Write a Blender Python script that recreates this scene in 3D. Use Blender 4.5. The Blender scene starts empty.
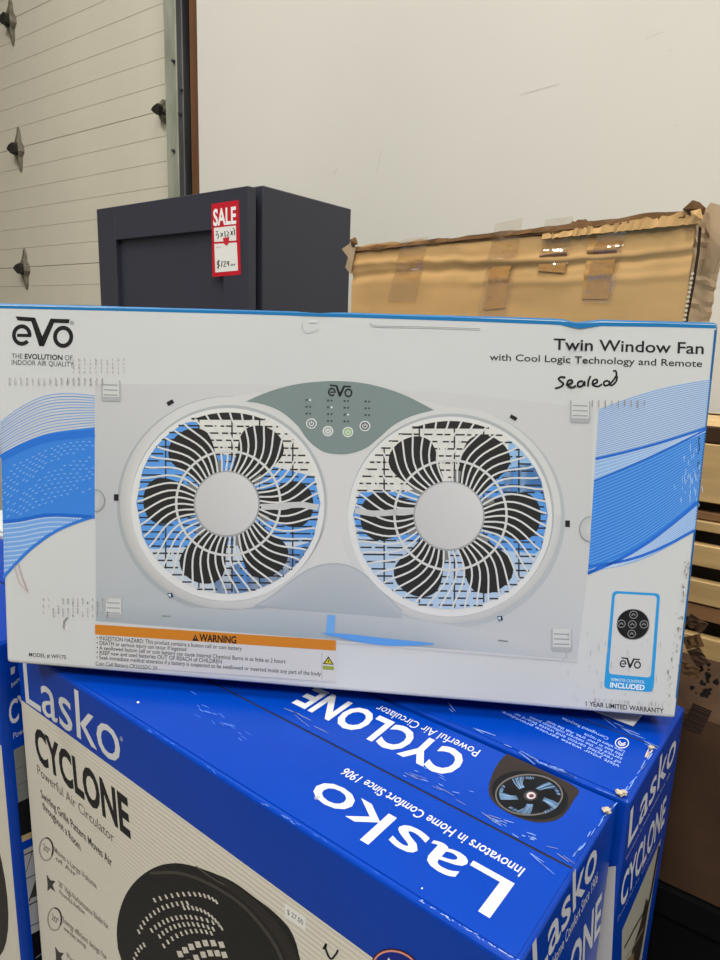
import bpy, bmesh, math, random
from mathutils import Vector, Matrix, Euler, noise
random.seed(7)
sc = bpy.context.scene
COL = sc.collection

# ---------------------------------------------------------------- camera, world, light, exposure
FPX, CAMZ = 664.4, 1.52
PITCH, ROLL = math.radians(12.25), math.radians(2.01)
SP, CP, SR, CR = math.sin(PITCH), math.cos(PITCH), math.sin(ROLL), math.cos(ROLL)
_d = Vector((0, -SP, -CP))
CAM_R = Vector((CR, 0, 0)) - _d * SR                 # right, down and forward axes of the camera
CAM_D = Vector((SR, 0, 0)) + _d * CR
CAM_F = Vector((0, CP, -SP))
cam = bpy.data.cameras.new('camera')
cam.sensor_fit = 'VERTICAL'; cam.sensor_height = 36.0; cam.lens = FPX / 960 * 36.0
cam.clip_start = 0.02
cam_o = bpy.data.objects.new('camera', cam); COL.objects.link(cam_o)
cam_o.matrix_world = Matrix(((CAM_R.x, -CAM_D.x, -CAM_F.x, 0), (CAM_R.y, -CAM_D.y, -CAM_F.y, 0), (CAM_R.z, -CAM_D.z, -CAM_F.z, CAMZ), (0, 0, 0, 1)))
sc.camera = cam_o

world = bpy.data.worlds.new('world'); sc.world = world; world.use_nodes = True
bg = world.node_tree.nodes['Background']
bg.inputs[0].default_value = (1.0, 0.98, 0.94, 1); bg.inputs[1].default_value = 0.24

sc.view_settings.view_transform = 'Standard'; sc.view_settings.look = 'None'
sc.view_settings.gamma = 1.0; sc.view_settings.use_curve_mapping = False
sc.view_settings.exposure = -0.22

CEIL = 4.4
LAMPS = [(-1.9, -2.0), (-0.3, -2.0), (1.3, -2.0), (-1.7, 0.9), (0.0, 0.5), (1.5, 0.1)]
LAMP_W = [80, 72, 72, 60, 26, 30]
for (lx, ly), w in zip(LAMPS, LAMP_W):
    L = bpy.data.lights.new('lamp_light', 'AREA'); L.shape = 'RECTANGLE'; L.size = 0.25; L.size_y = 1.15
    L.energy = w; L.color = (1.0, 0.985, 0.95)
    lo = bpy.data.objects.new('lamp_light', L); COL.objects.link(lo)
    lo.location = (lx, ly, CEIL - 0.16)

# ---------------------------------------------------------------- helpers
def lin(c):
    out = []
    for v in c[:3]:
        v = v / 255.0
        out.append(v / 12.92 if v <= 0.04045 else ((v + 0.055) / 1.055) ** 2.4)
    return (*out, 1.0)

def material(name, col=None, rough=0.5, spec=0.5, metal=0.0, coat=0.0, attr=False, bump=None, vary=None, alpha=None, emit=None):
    """bump: (kind, scale, strength, axis) ; vary: (scale, amount, stretch)"""
    m = bpy.data.materials.new(name); m.use_nodes = True
    nt = m.node_tree; N = nt.nodes; Lk = nt.links
    p = N['Principled BSDF']
    p.inputs['Roughness'].default_value = rough
    p.inputs['Specular IOR Level'].default_value = spec
    p.inputs['Metallic'].default_value = metal
    p.inputs['Coat Weight'].default_value = coat
    p.inputs['Coat Roughness'].default_value = 0.15
    src = None
    if attr:
        a = N.new('ShaderNodeAttribute'); a.attribute_name = 'ink'; src = a.outputs['Color']
    else:
        p.inputs['Base Color'].default_value = lin(col)
    tc = None
    if bump or vary:
        tc = N.new('ShaderNodeTexCoord')
    if vary:
        mp = N.new('ShaderNodeMapping'); mp.inputs['Scale'].default_value = vary[2] if len(vary) > 2 else (1, 1, 1)
        Lk.new(tc.outputs['Object'], mp.inputs['Vector'])
        nz = N.new('ShaderNodeTexNoise'); nz.inputs['Scale'].default_value = vary[0]; nz.inputs['Detail'].default_value = 6
        Lk.new(mp.outputs['Vector'], nz.inputs['Vector'])
        mr = N.new('ShaderNodeMapRange'); mr.inputs['From Min'].default_value = 0.3; mr.inputs['From Max'].default_value = 0.7
        mr.inputs['To Min'].default_value = 1 - vary[1]; mr.inputs['To Max'].default_value = 1 + vary[1] * 0.6
        Lk.new(nz.outputs['Fac'], mr.inputs['Value'])
        mx = N.new('ShaderNodeMix'); mx.data_type = 'RGBA'; mx.blend_type = 'MULTIPLY'; mx.inputs[0].default_value = 1.0
        if src: Lk.new(src, mx.inputs[6])
        else: mx.inputs[6].default_value = lin(col)
        Lk.new(mr.outputs['Result'], mx.inputs[7])
        src = mx.outputs[2]
    if src: Lk.new(src, p.inputs['Base Color'])
    if bump:
        kind, scale, strength, axis = bump
        if kind == 'wave':
            t = N.new('ShaderNodeTexWave'); t.wave_type = 'BANDS'; t.bands_direction = axis
            t.inputs['Scale'].default_value = scale; t.inputs['Distortion'].default_value = 0.6
            t.inputs['Detail'].default_value = 2; t.inputs['Detail Scale'].default_value = 0.4
            out = t.outputs['Fac']
        else:
            t = N.new('ShaderNodeTexNoise'); t.inputs['Scale'].default_value = scale; t.inputs['Detail'].default_value = 5
            out = t.outputs['Fac']
        Lk.new(tc.outputs['Object'], t.inputs['Vector'])
        b = N.new('ShaderNodeBump'); b.inputs['Strength'].default_value = strength; b.inputs['Distance'].default_value = 0.001
        Lk.new(out, b.inputs['Height']); Lk.new(b.outputs['Normal'], p.inputs['Normal'])
    if alpha is not None:
        p.inputs['Alpha'].default_value = alpha
    if emit:
        p.inputs['Emission Color'].default_value = (*emit[:3], 1); p.inputs['Emission Strength'].default_value = emit[3]
    return m

BLUE = (0, 60, 166)
M = {
 'wall': material('painted_wall', (212, 209, 199), 0.85, 0.2, bump=('noise', 40, 0.15, 'Z'), vary=(1.3, 0.035)),
 'floor': material('concrete_floor', (120, 116, 110), 0.7, bump=('noise', 30, 0.3, 'Z'), vary=(2.0, 0.2)),
 'ceiling': material('ceiling_paint', (205, 204, 200), 0.9),
 'door': material('garage_panel', (212, 206, 186), 0.6, 0.3, bump=('noise', 140, 0.25, 'Z'), vary=(3.0, 0.05)),
 'hinge': material('dark_hinge_steel', (126, 120, 104), 0.5, metal=0.2, vary=(40, 0.4)),
 'knuckle': material('greasy_knuckle', (38, 34, 30), 0.5, vary=(40, 0.3)),
 'galv': material('galvanised_steel', (158, 160, 144), 0.5, metal=0.15, vary=(25, 0.25, (1, 1, .3))),
 'track': material('dark_track_steel', (84, 84, 84), 0.5, metal=0.4, vary=(20, 0.3, (1, 1, .2))),
 'jamb': material('brown_jamb', (108, 68, 34), 0.7, vary=(18, 0.45, (1, 1, .1))),
 'navy': material('navy_lacquer', (52, 53, 64), 0.42, 0.4, vary=(4, 0.06)),
 'dark': material('dark_gap', (14, 14, 17), 0.8),
 'kraft': material('kraft_board', (208, 166, 108), 0.75, 0.25, bump=('wave', 9, 0.12, 'Z'), vary=(7, 0.16, (1, 1, 2.5))),
 'kraft_dark': material('kraft_worn_edge', (116, 84, 52), 0.8, 0.2, bump=('noise', 60, 0.4, 'Z'), vary=(22, 0.35)),
 'kraft_grey': material('kraft_weathered', (180, 156, 124), 0.8, 0.2, bump=('noise', 50, 0.5, 'Z'), vary=(20, 0.3, (1, 1, .4))),
 'kraft_brown': material('kraft_shaded', (70, 50, 34), 0.85, 0.2, bump=('wave', 11, 0.12, 'Z'), vary=(9, 0.4)),  # brown darkened to hold the shade of the gap beside the blue boxes
 'stain': material('glue_stain', (192, 146, 84), 0.6, 0.3, vary=(16, 0.12)),
 'flute': material('torn_flute', (186, 174, 150), 0.9, vary=(60, 0.3)),
 'wood': material('pine_board', (206, 172, 116), 0.65, vary=(9, 0.2, (.6, 6, 6))),
 'wood_brown': material('weathered_board', (150, 110, 72), 0.7, vary=(9, 0.3, (.6, 6, 6))),
 'wood_grey': material('dark_stringer', (92, 86, 78), 0.8, vary=(12, 0.3)),
 'shade_black': material('gap_shade_black', (9, 8, 8), 0.9, 0.1, vary=(12, 0.3)),  # near-black colour stands for the deep shade under the brown carton
 'white_card': material('white_carton', (208, 210, 209), 0.55, 0.35, vary=(5, 0.03), bump=('wave', 90, 0.02, 'X')),
 'cyan_card': material('cyan_carton_edge', (6, 104, 160), 0.45, 0.4, vary=(50, 0.12)),
 'blue_card': material('glossy_blue_carton', BLUE, 0.27, 0.24, bump=('noise', 26, 0.22, 'Z'), vary=(14, 0.06)),
 'ink_white': material('printed_white_carton', attr=True, rough=0.55, spec=0.35, vary=(5, 0.025), bump=('wave', 90, 0.02, 'X')),
 'ink_corr': material('print_over_corrugation', attr=True, rough=0.5, spec=0.35, bump=('wave', 62, 0.13, 'Z')),
 'ink_blue': material('glossy_print', attr=True, rough=0.3, spec=0.16, bump=('noise', 26, 0.22, 'Z')),
 'ink_matte': material('matte_print', attr=True, rough=0.6, spec=0.3),
 'lamp': material('lamp_diffuser', (255, 250, 240), 0.5, emit=(1, .96, .9, 6.0)),
 'lamp_body': material('lamp_housing', (230, 230, 230), 0.4),
 'paper': material('white_paper', (220, 218, 214), 0.7),
}
def tape_material(name, amount):
    m = bpy.data.materials.new(name); m.use_nodes = True
    nt = m.node_tree; N = nt.nodes; N.clear()
    o = N.new('ShaderNodeOutputMaterial'); mx = N.new('ShaderNodeMixShader')
    t = N.new('ShaderNodeBsdfTransparent'); g = N.new('ShaderNodeBsdfGlossy')
    t.inputs[0].default_value = (1, .96, .88, 1); g.inputs['Color'].default_value = (1, 1, 1, 1); g.inputs['Roughness'].default_value = 0.12
    tc = N.new('ShaderNodeTexCoord'); nz = N.new('ShaderNodeTexNoise'); nz.inputs['Scale'].default_value = 45; nz.inputs['Detail'].default_value = 3
    b = N.new('ShaderNodeBump'); b.inputs['Strength'].default_value = 0.9; b.inputs['Distance'].default_value = 0.004
    nt.links.new(tc.outputs['Object'], nz.inputs['Vector']); nt.links.new(nz.outputs['Fac'], b.inputs['Height'])
    nt.links.new(b.outputs['Normal'], g.inputs['Normal'])
    mx.inputs[0].default_value = amount
    nt.links.new(t.outputs[0], mx.inputs[1]); nt.links.new(g.outputs[0], mx.inputs[2]); nt.links.new(mx.outputs[0], o.inputs[0])
    return m
M['tape'] = tape_material('clear_tape', .2)

ROOT = {}                                   # object -> world matrix of its root
def thing(name, label, cat, mat=Matrix(), group=None):
    o = bpy.data.objects.new(name, None); COL.objects.link(o)
    o.matrix_world = mat; o.empty_display_size = 0.05
    o['label'] = label; o['category'] = cat
    if group: o['group'] = group
    ROOT[o.name] = mat.copy()
    return o

def link(name, me, parent=None, mats=(), smooth=False, label=None, kind=None, local=False):
    """me holds world coordinates; they are turned into the root's local ones"""
    o = bpy.data.objects.new(name, me); COL.objects.link(o)
    for m in mats: me.materials.append(M[m])
    if parent is not None:
        W = ROOT[parent.name]
        if not local: me.transform(W.inverted())
        o.parent = parent; ROOT[o.name] = W
    if smooth:
        for p in me.polygons: p.use_smooth = True
    if label: o['label'] = label
    if kind: o['kind'] = kind
    return o

def mesh_of(bm, name='mesh'):
    me = bpy.data.meshes.new(name); bmesh.ops.recalc_face_normals(bm, faces=bm.faces); bm.to_mesh(me); bm.free(); return me

def frame(o, x, y, z):
    """matrix with origin o and axes x, y, z (unit vectors)"""
    m = Matrix.Identity(4)
    for i, v in enumerate((x, y, z)):
        for k in range(3): m[k][i] = v[k]
    for k in range(3): m[k][3] = o[k]
    return m

def box_bm(F, x0, x1, y0, y1, z0, z1, bevel=0.0, seg=1):
    bm = bmesh.new()
    vs = [bm.verts.new((x, y, z)) for z in (z0, z1) for y in (y0, y1) for x in (x0, x1)]
    for q in ((0, 2, 3, 1), (4, 5, 7, 6), (0, 1, 5, 4), (2, 6, 7, 3), (0, 4, 6, 2), (1, 3, 7, 5)):
        bm.faces.new([vs[i] for i in q])
    if bevel: bmesh.ops.bevel(bm, geom=list(bm.edges), offset=bevel, segments=seg, profile=0.5, affect='EDGES')
    bm.transform(F)
    return bm

def box(name, F, dims, mat, parent, bevel=0.0, seg=1, label=None):
    return link(name, mesh_of(box_bm(F, *dims, bevel, seg), name), parent, (mat,), label=label)

def prism(F, pts, y0, y1):
    """outline pts (x,z) in F, extruded from y0 to y1"""
    bm = bmesh.new()
    a = [bm.verts.new(F @ Vector((x, y0, z))) for x, z in pts]
    b = [bm.verts.new(F @ Vector((x, y1, z))) for x, z in pts]
    bm.faces.new(a); bm.faces.new(b[::-1])
    for i in range(len(pts)):
        j = (i + 1) % len(pts); bm.faces.new((a[i], b[i], b[j], a[j]))
    return bm

CAMP = Vector((0, 0, CAMZ))
def ray(u, v):
    a, b = (u - 360) / FPX, (v - 480) / FPX
    return CAM_R * a + CAM_D * b + CAM_F
def at_dist(u, v, y):
    d = ray(u, v); return CAMP + d * (y / d.y)

class Face:
    """a flat face of a thing: photo pixels are cast on to it, and prints lie on it"""
    def __init__(s, o, ex, ez):
        s.o = Vector(o); s.ex = Vector(ex).normalized(); s.ez = Vector(ez).normalized(); s.n = s.ex.cross(s.ez)
        if s.n.dot(CAMP - s.o) < 0: s.n = -s.n
    def uv(s, p):
        d = ray(*p); t = (s.o - CAMP).dot(s.n) / d.dot(s.n); q = CAMP + d * t - s.o
        return Vector((q.dot(s.ex), q.dot(s.ez)))
    def at(s, q, h=0.0):
        return s.o + s.ex * q[0] + s.ez * q[1] + s.n * h

TXT = {}
def text_geo(body, off):
    key = (body, off)
    if key not in TXT:
        c = bpy.data.curves.new('text', 'FONT'); c.body = body; c.offset = off; c.resolution_u = 3; c.fill_mode = 'FRONT'
        o = bpy.data.objects.new('text', c); COL.objects.link(o)
        dg = bpy.context.evaluated_depsgraph_get(); me = bpy.data.meshes.new_from_object(o.evaluated_get(dg))
        TXT[key] = ([(v.co.x, v.co.y) for v in me.vertices], [tuple(p.vertices) for p in me.polygons])
        bpy.data.objects.remove(o); bpy.data.curves.remove(c); bpy.data.meshes.remove(me)
    return TXT[key]
CAPH = max(v[1] for v in text_geo('H', 0.0)[0])

class Print:
    """ink shapes on one Face; coordinates are photo pixels"""
    def __init__(s, face, base=0.0003, clip=None):
        s.f = face; s.v = []; s.p = []; s.c = []; s.base = base
    def hgt(s, layer): return s.base * .4 + layer * 0.00005
    def raw(s, uvs, faces, col, layer):
        n = len(s.v); h = s.hgt(layer)
        s.v += [s.f.at(q, h) for q in uvs]
        for fc in faces:
            s.p.append([n + i for i in fc])
            s.c.append([lin(col)] * len(fc) if not isinstance(col, list) else [lin(col[i]) for i in fc])
    def poly(s, pts, col, layer=0):
        s.raw([s.f.uv(p) for p in pts], [list(range(len(pts)))], col, layer)
    def strip(s, a, b, col, layer=0, colb=None):
        """quads between two equally long point lists"""
        n = len(a); pts = [s.f.uv(p) for p in a] + [s.f.uv(p) for p in b]
        c = col if colb is None else [col] * n + [colb] * n
        s.raw(pts, [[i, i + 1, n + i + 1, n + i] for i in range(n - 1)], c, layer)
    def ell(s, cx, cy, rx, ry, col, layer=0, n=40, rot=0):
        s.poly([el(cx, cy, rx, ry, 2 * math.pi * i / n, rot) for i in range(n)], col, layer)
    def ring(s, cx, cy, rx, ry, w, col, layer=0, n=56, a0=0, a1=2 * math.pi, colb=None):
        A = [a0 + (a1 - a0) * i / n for i in range(n + 1)]
        s.strip([el(cx, cy, rx, ry, t) for t in A], [el(cx, cy, rx - w, ry - w, t) for t in A], col, layer, colb)
    def stroke(s, pts, w, col, layer=0, taper=False):
        L, R = [], []
        for i, p in enumerate(pts):
            a, b = pts[max(i - 1, 0)], pts[min(i + 1, len(pts) - 1)]
            dx, dy = b[0] - a[0], b[1] - a[1]; d = math.hypot(dx, dy) or 1
            k = w / 2 * (1 if not taper else max(0.35, math.sin(math.pi * (i + .6) / (len(pts) + .2))))
            L.append((p[0] - dy / d * k, p[1] + dx / d * k)); R.append((p[0] + dy / d * k, p[1] - dx / d * k))
        s.strip(L, R, col, layer)
    def text(s, body, p0, p1, p2, col, layer=0, bold=0.0):
        """baseline runs p0 -> p1, capitals reach p2 above p0"""
        V, F = text_geo(body, bold)
        if not V: return
        x0, x1 = min(v[0] for v in V), max(v[0] for v in V)
        a, b, c = s.f.uv(p0), s.f.uv(p1), s.f.uv(p2)
        ux = (b - a) / (x1 - x0); uy = (c - a) / CAPH
        s.raw([a + ux * (x - x0) + uy * y for x, y in V], F, col, layer)
    def build(s, name, parent, mat, label=None):
        me = bpy.data.meshes.new(name); me.from_pydata([tuple(v) for v in s.v], [], s.p)
        at = me.color_attributes.new('ink', 'FLOAT_COLOR', 'CORNER')
        flat = []
        for poly, cols in zip(me.polygons, s.c):
            for c in cols: flat += c
        at.data.foreach_set('color', flat)
        # all prints face outwards
        bm = bmesh.new(); bm.from_mesh(me)
        for fc in bm.faces:
            fc.normal_update()
            if fc.normal.dot(s.f.n) < 0: fc.normal_flip()
        bm.to_mesh(me); bm.free()
        return link(name, me, parent, (mat,), label=label)

def el(cx, cy, rx, ry, t, rot=0):
    x, y = rx * math.cos(t), ry * math.sin(t)
    return (cx + x * math.cos(rot) - y * math.sin(rot), cy + x * math.sin(rot) + y * math.cos(rot))
def lerp(a, b, t): return (a[0] + (b[0] - a[0]) * t, a[1] + (b[1] - a[1]) * t)
def spline(pts, n=8):
    """Catmull-Rom through pts"""
    out = []
    P = [pts[0]] + list(pts) + [pts[-1]]
    for i in range(1, len(P) - 2):
        for k in range(n):
            t = k / n; q = []
            for d in (0, 1):
                a, b, c, e = P[i - 1][d], P[i][d], P[i + 1][d], P[i + 2][d]
                q.append(0.5 * (2 * b + (c - a) * t + (2 * a - 5 * b + 4 * c - e) * t * t + (3 * b - a - 3 * c + e) * t ** 3))
            out.append(tuple(q))
    out.append(tuple(pts[-1])); return out

UP = Vector((0, 0, 1))
E1 = Vector((-.79218, .61028, 0)).normalized()          # along the blue boxes' long side, away to the left
E2 = Vector((.61028, .79218, 0)).normalized()           # along their short side, away to the right

# ---------------------------------------------------------------- the hall
WR = Vector((.8115, -.5844, 0)).normalized()           # along the rear wall, to the right
WN = Vector((-.5844, -.8115, 0)).normalized()          # out of the rear wall, into the hall
W0 = Vector((-1.648, 3.34, 0))
FW = frame(W0, WR, -WN, UP)                          # local x right, y into the wall, z up
def wall_s(u, v, off=0.0):
    f = Face(W0 + WN * off, WR, UP); return f.uv((u, v))
def struct(name, bm, mat):
    o = link(name, mesh_of(bm, name), None, (mat,)); o['kind'] = 'structure'; return o
I4 = Matrix.Identity(4)
struct('floor', box_bm(I4, -6, 6, -6, 7, -0.1, 0), 'floor')
struct('ceiling', box_bm(I4, -6, 6, -6, 7, CEIL, CEIL + 0.1), 'ceiling')
sD = wall_s(166, 95)[0]                              # right end of the roller door
sW = wall_s(198, 95, 0.10)[0]                        # where the wall begins
struct('wall_back', box_bm(FW, sW, 5.6, -0.10, 0.25, 0, CEIL), 'wall')
struct('wall_header', box_bm(FW, -3.6, sW, -0.05, 0.25, 3.85, CEIL), 'wall')

struct('wall_back_left', box_bm(FW, -5.2, -3.42, -0.10, 0.25, 0, CEIL), 'wall')
struct('wall_left', box_bm(I4, -6.1, -6, -6, 7, 0, CEIL), 'wall')

door = bpy.data.objects.new('door_1', None); COL.objects.link(door); door['kind'] = 'structure'
door['label'] = 'cream sectional overhead door of grooved horizontal planks'
door.matrix_world = FW; ROOT['door_1'] = FW
SEC, PL = 0.53, 0.53 / 6
z0 = 2.317 - 4 * SEC
DL = -3.4
plank_me = None
for k in range(-1, 42):
    z = z0 + k * PL
    seam = (k % 6 == 0)
    g = 0.0022 if seam else 0.0011
    if k % 6 == 0 or plank_me is None or (k % 6 == 1):
        bm = box_bm(I4, DL, sD + 0.03, 0.0, 0.045, g, PL, 0.0006)
        plank_me = mesh_of(bm, 'plank'); plank_me.materials.append(M['door'])
    o = bpy.data.objects.new('plank', plank_me); COL.objects.link(o); o.parent = door; o.location = (0, 0, z)
box('backing', FW, (DL, sD + 0.03, 0.045, 0.06, 0, 3.85), 'dark', door)

def hinge(u, v, sc_=1.0):
    q = wall_s(u, v); F = FW @ Matrix.Translation((q[0], 0, q[1]))
    bm = bmesh.new()
    out = [(0, .098), (.012, .07), (.016, .035), (.034, .012), (.036, -.012), (.016, -.035), (.013, -.07), (0, -.098),
           (-.013, -.07), (-.016, -.035), (-.040, -.010), (-.040, .010), (-.016, .035), (-.012, .07)]
    out = [(x * (1 if sc_ == 1 else .9), z * sc_) for x, z in out]
    base = [bm.verts.new(F @ Vector((x, 0.001, z))) for x, z in out]
    mid = [bm.verts.new(F @ Vector((x * .8, -0.010 - 0.022 * max(0, 1 - abs(z) / .06), z * .96))) for x, z in out]
    for i in range(len(out)):
        j = (i + 1) % len(out); bm.faces.new((base[i], base[j], mid[j], mid[i]))
    bm.faces.new(mid)
    h = link('hinge', mesh_of(bm, 'hinge'), door, ('hinge',))
    kn = prism(F, [(x * sc_ ** .3, z * sc_ ** .3) for x, z in ((-.038, .0), (-.02, .014), (.014, .022), (.026, .008), (.022, -.018), (.0, -.026), (-.022, -.012))], -.046, -.012)
    link('hinge_knuckle', mesh_of(kn, 'hinge_knuckle'), h, ('knuckle',))
for u, v in ((12.5, 22), (20.5, 150), (26.5, 269)): hinge(u, v)
hinge(166, 112, .42)

def post(name, u0, u1, off0, off1, mat):
    a = wall_s(u0, 95, off1)[0]; b = wall_s(u1, 95, off1)[0]
    return struct(name, box_bm(FW, a, b, -off1, -off0, 0, CEIL - .4, 0.003), mat)
post('trim_1', 165, 177, 0.0, 0.085, 'galv')
post('trim_2', 178, 183, 0.0, 0.10, 'track'); post('trim_3', 183.3, 190, -0.03, 0.06, 'track')
post('trim_4', 190, 198.5, -0.05, 0.095, 'jamb')
# bolt heads on the angle
for k, (u, v) in enumerate(((171, 60), (181, 114), (171, 150), (182, 90))):
    q = wall_s(u, v, 0.1); bm = bmesh.new()
    bmesh.ops.create_cone(bm, cap_ends=True, segments=8, radius1=.006, radius2=.005, depth=.010, matrix=FW @ Matrix.Translation((q[0], -.106 if u > 178 else -.091, q[1])) @ Matrix.Rotation(math.pi / 2, 4, 'X'))
    o = link('bolt', mesh_of(bm, 'bolt'), None, ('track',)); p = bpy.data.objects['trim_2' if u > 178 else 'trim_1']; o.parent = p

LAMP_AT = ['behind the viewer at the far left', 'behind the viewer in the middle', 'behind the viewer at the right', 'over the left blue box and cabinet', 'over the window fan box', 'over the slatted crate at the right']
f_w = Face(FW @ Vector((0, -.10, 0)), WR, UP)
P = Print(f_w, .001)
for pts in ([(645, 40), (655, 35), (664, 32)], [(668, 52), (672, 50)], [(674, 126), (679, 125)], [(333, 175), (336, 170), (338, 168)], [(520, 95), (545, 88), (560, 84)], [(376, 175), (379, 162), (381, 150)], [(394, 60), (396, 61)], [(478, 66), (479, 67)]):
    P.stroke(pts, .6, (190, 186, 178), 0, True)
wm = P.build('wall_scuff', None, 'ink_matte'); wm.parent = bpy.data.objects['wall_back']; wm['kind'] = 'stuff'
for (lx, ly), where in zip(LAMPS, LAMP_AT):
    F = frame(Vector((lx, ly, CEIL)), Vector((1, 0, 0)), Vector((0, 1, 0)), UP)
    t = thing('ceiling_lamp', 'long white ceiling tube lamp ' + where, 'lamp', F, 'ceiling lamps of the hall')
    box('housing', F, (-.15, .15, -.62, .62, -.08, 0), 'lamp_body', t, .01)
    box('diffuser', F, (-.125, .125, -.58, .58, -.12, -.08), 'lamp', t, .02, 2)

# ---------------------------------------------------------------- navy cabinet
CX, CY = E1, E2
CW, CD, CT = .534, .315, CAMZ + .2795
c0 = Vector((-.2369, 1.3775, 0))                         # near top right corner of its door
FCab = frame(c0 + CX * CW, -CX, CY, UP)               # x right along the front, y back
cab = thing('cabinet', 'dark navy shaker cabinet with a red sale tag on its door', 'cabinet', FCab @ Matrix.Translation((CW / 2, CD / 2, 0)))
box('carcass', FCab, (.004, CW + .004, .036, CD, .0, CT + .004), 'navy', cab, .002)
cdoor = box('door_panel', FCab, (.06, CW - .06, .012, .018, .06, CT - .06), 'navy', cab)
ROOT[cdoor.name] = ROOT[cab.name]
SW = .075
for x0, x1, zz0, zz1, nm in ((0, SW, .02, CT - .003, 'stile'), (CW - SW, CW, .02, CT - .003, 'stile'),
                             (SW, CW - SW, .02, .02 + SW, 'rail'), (SW, CW - SW, CT - .003 - SW, CT - .003, 'rail')):
    box(nm, FCab, (x0, x1, 0, .022, zz0, zz1), 'navy', cdoor, .0015)
box('hinge_gap', FCab, (.022, CW - .016, .0185, .0365, .03, CT - .016), 'dark', cab)

f_door = Face(c0, -CX, UP)
tag = thing('sale_tag', 'red and white sale price tag stuck on the navy cabinet door', 'tag', frame(f_door.at(f_door.uv((226, 276))), -CX, CY, UP))
P = Print(f_door, .0008)
RED = (196, 22, 40)
P.poly([(211.5, 204), (239, 200), (241, 274.5), (212.5, 277)], RED, 0)
TAGBODY = P.build('card', tag, 'ink_matte')
P = Print(f_door, .0012)
P.poly([(214, 228), (236, 225.5), (236.5, 240.5), (214.5, 242)], (235, 232, 224), 0)
P.poly([(214.5, 244), (237, 242.5), (238.2, 270.5), (215.5, 272.5)], (235, 232, 224), 0)
P.poly([(223, 238), (229.5, 236.8), (229, 243.5), (227, 246), (223.8, 243.6)], (205, 40, 52), 1)
P.build('price_field', tag, 'ink_matte')
P = Print(f_door, .0015)
P.text('SALE', (213.6, 225.6), (236.4, 223.2), (213.3, 210), (245, 244, 240), 1, .03)
P.build('lettering', tag, 'ink_matte')
P = Print(f_door, .0015)
for pts in ([(216, 236), (218, 233), (219, 236), (218, 239)], [(221, 233), (223, 236)], [(223, 233), (221, 237)], [(225, 231), (225.5, 237)],
            [(227, 231), (229, 233), (227, 236), (229.5, 236)], [(231, 231), (233, 235)], [(233, 231), (231, 235)], [(234.5, 229), (235, 235)], [(216, 232), (218, 231.5)], [(233, 228.5), (234, 228)]):
    P.stroke(pts, .9, (20, 20, 24), 1)
P.build('handwriting', tag, 'ink_matte')
P = Print(f_door, .0015)
for pts in ([(220, 261), (217.5, 262), (217.5, 264.5), (220, 265), (217.5, 268)], [(218.8, 260), (218.6, 269)], [(222.5, 261), (221.6, 267)], [(223.8, 262), (225.5, 261), (225.3, 263.5), (223.8, 266.5), (226.2, 266.3)],
            [(229, 262), (227.4, 261.5), (227.4, 264), (229, 264), (229, 261), (228.8, 266)], [(231.2, 264), (231.6, 266), (232.6, 264), (233, 265.8)], [(234, 264), (234.2, 265.6), (235.2, 263.8)]):
    P.stroke(pts, .9, (20, 20, 24), 1)
P.build('handwriting', tag, 'ink_matte')
P = Print(f_door, .0015)
P.text('PRICE', (216.5, 248.3), (221, 248), (216.5, 247), (150, 148, 144), 1)
P.build('caption', tag, 'ink_matte')

# ---------------------------------------------------------------- tall flat brown carton behind
KX = Vector((.380, -.392, 0)).normalized(); KY = Vector((.392, .380, 0)).normalized()
KR = Vector((.356, .768, 0)); KW, KD, KT = .548, .085, CAMZ + .1428
FK = frame(KR - KX * KW, KX, KY, UP)
kc = thing('tall_carton', 'tall battered brown cardboard carton with crushed taped top behind the window fan box', 'carton', FK @ Matrix.Translation((KW / 2, KD / 2, 0)))
def crease(x, z):
    """depth of the crushed front near its top edge (z measured from the top, downwards)"""
    d = 0.0
    d += .0012 * math.sin(x * 19) * math.exp(-((z - .018) / .012) ** 2)
    d += -.0026 * math.exp(-((z - .030 - .010 * (x - .2)) / .004) ** 2)
    d += .0026 * math.exp(-((z - .042 + .02 * (x - .3)) / .005) ** 2)
    d += -.0016 * math.exp(-((z - .060) / .005) ** 2) * (1 if x > .25 else .35)
    d += .0012 * noise.noise(Vector((x * 22, z * 50, 3))) * math.exp(-z / .08) + .0006 * noise.noise(Vector((x * 9, z * 12, 8)))
    return d
def topz(x): return -.004 + .006 * math.sin(x * 9 + 1) + .003 * noise.noise(Vector((x * 30, 1, 2)))
NX, NZ = 70, 46
bm = bmesh.new(); grid = []
for j in range(NZ + 1):
    row = []
    for i in range(NX + 1):
        x = KW * i / NX; tz = j / NZ
        z = .0 + (.16 * tz if j < NZ else KT - .002)
        zz = (topz(x) if j == 0 else topz(x) * (1 - tz)) - z
        row.append(bm.verts.new(FK @ Vector((x, crease(x, z) if j < NZ else 0, KT + zz))))
    grid.append(row)
for j in range(NZ):
    for i in range(NX): bm.faces.new((grid[j][i], grid[j + 1][i], grid[j + 1][i + 1], grid[j][i + 1]))
me = bpy.data.meshes.new('front'); bm.to_mesh(me); bm.free()
link('front_panel', me, kc, ('kraft',), smooth=True)
box('back_shell', FK, (.004, KW - .012, .012, KD, .0, KT - .012), 'kraft_brown', kc, .003)
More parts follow.
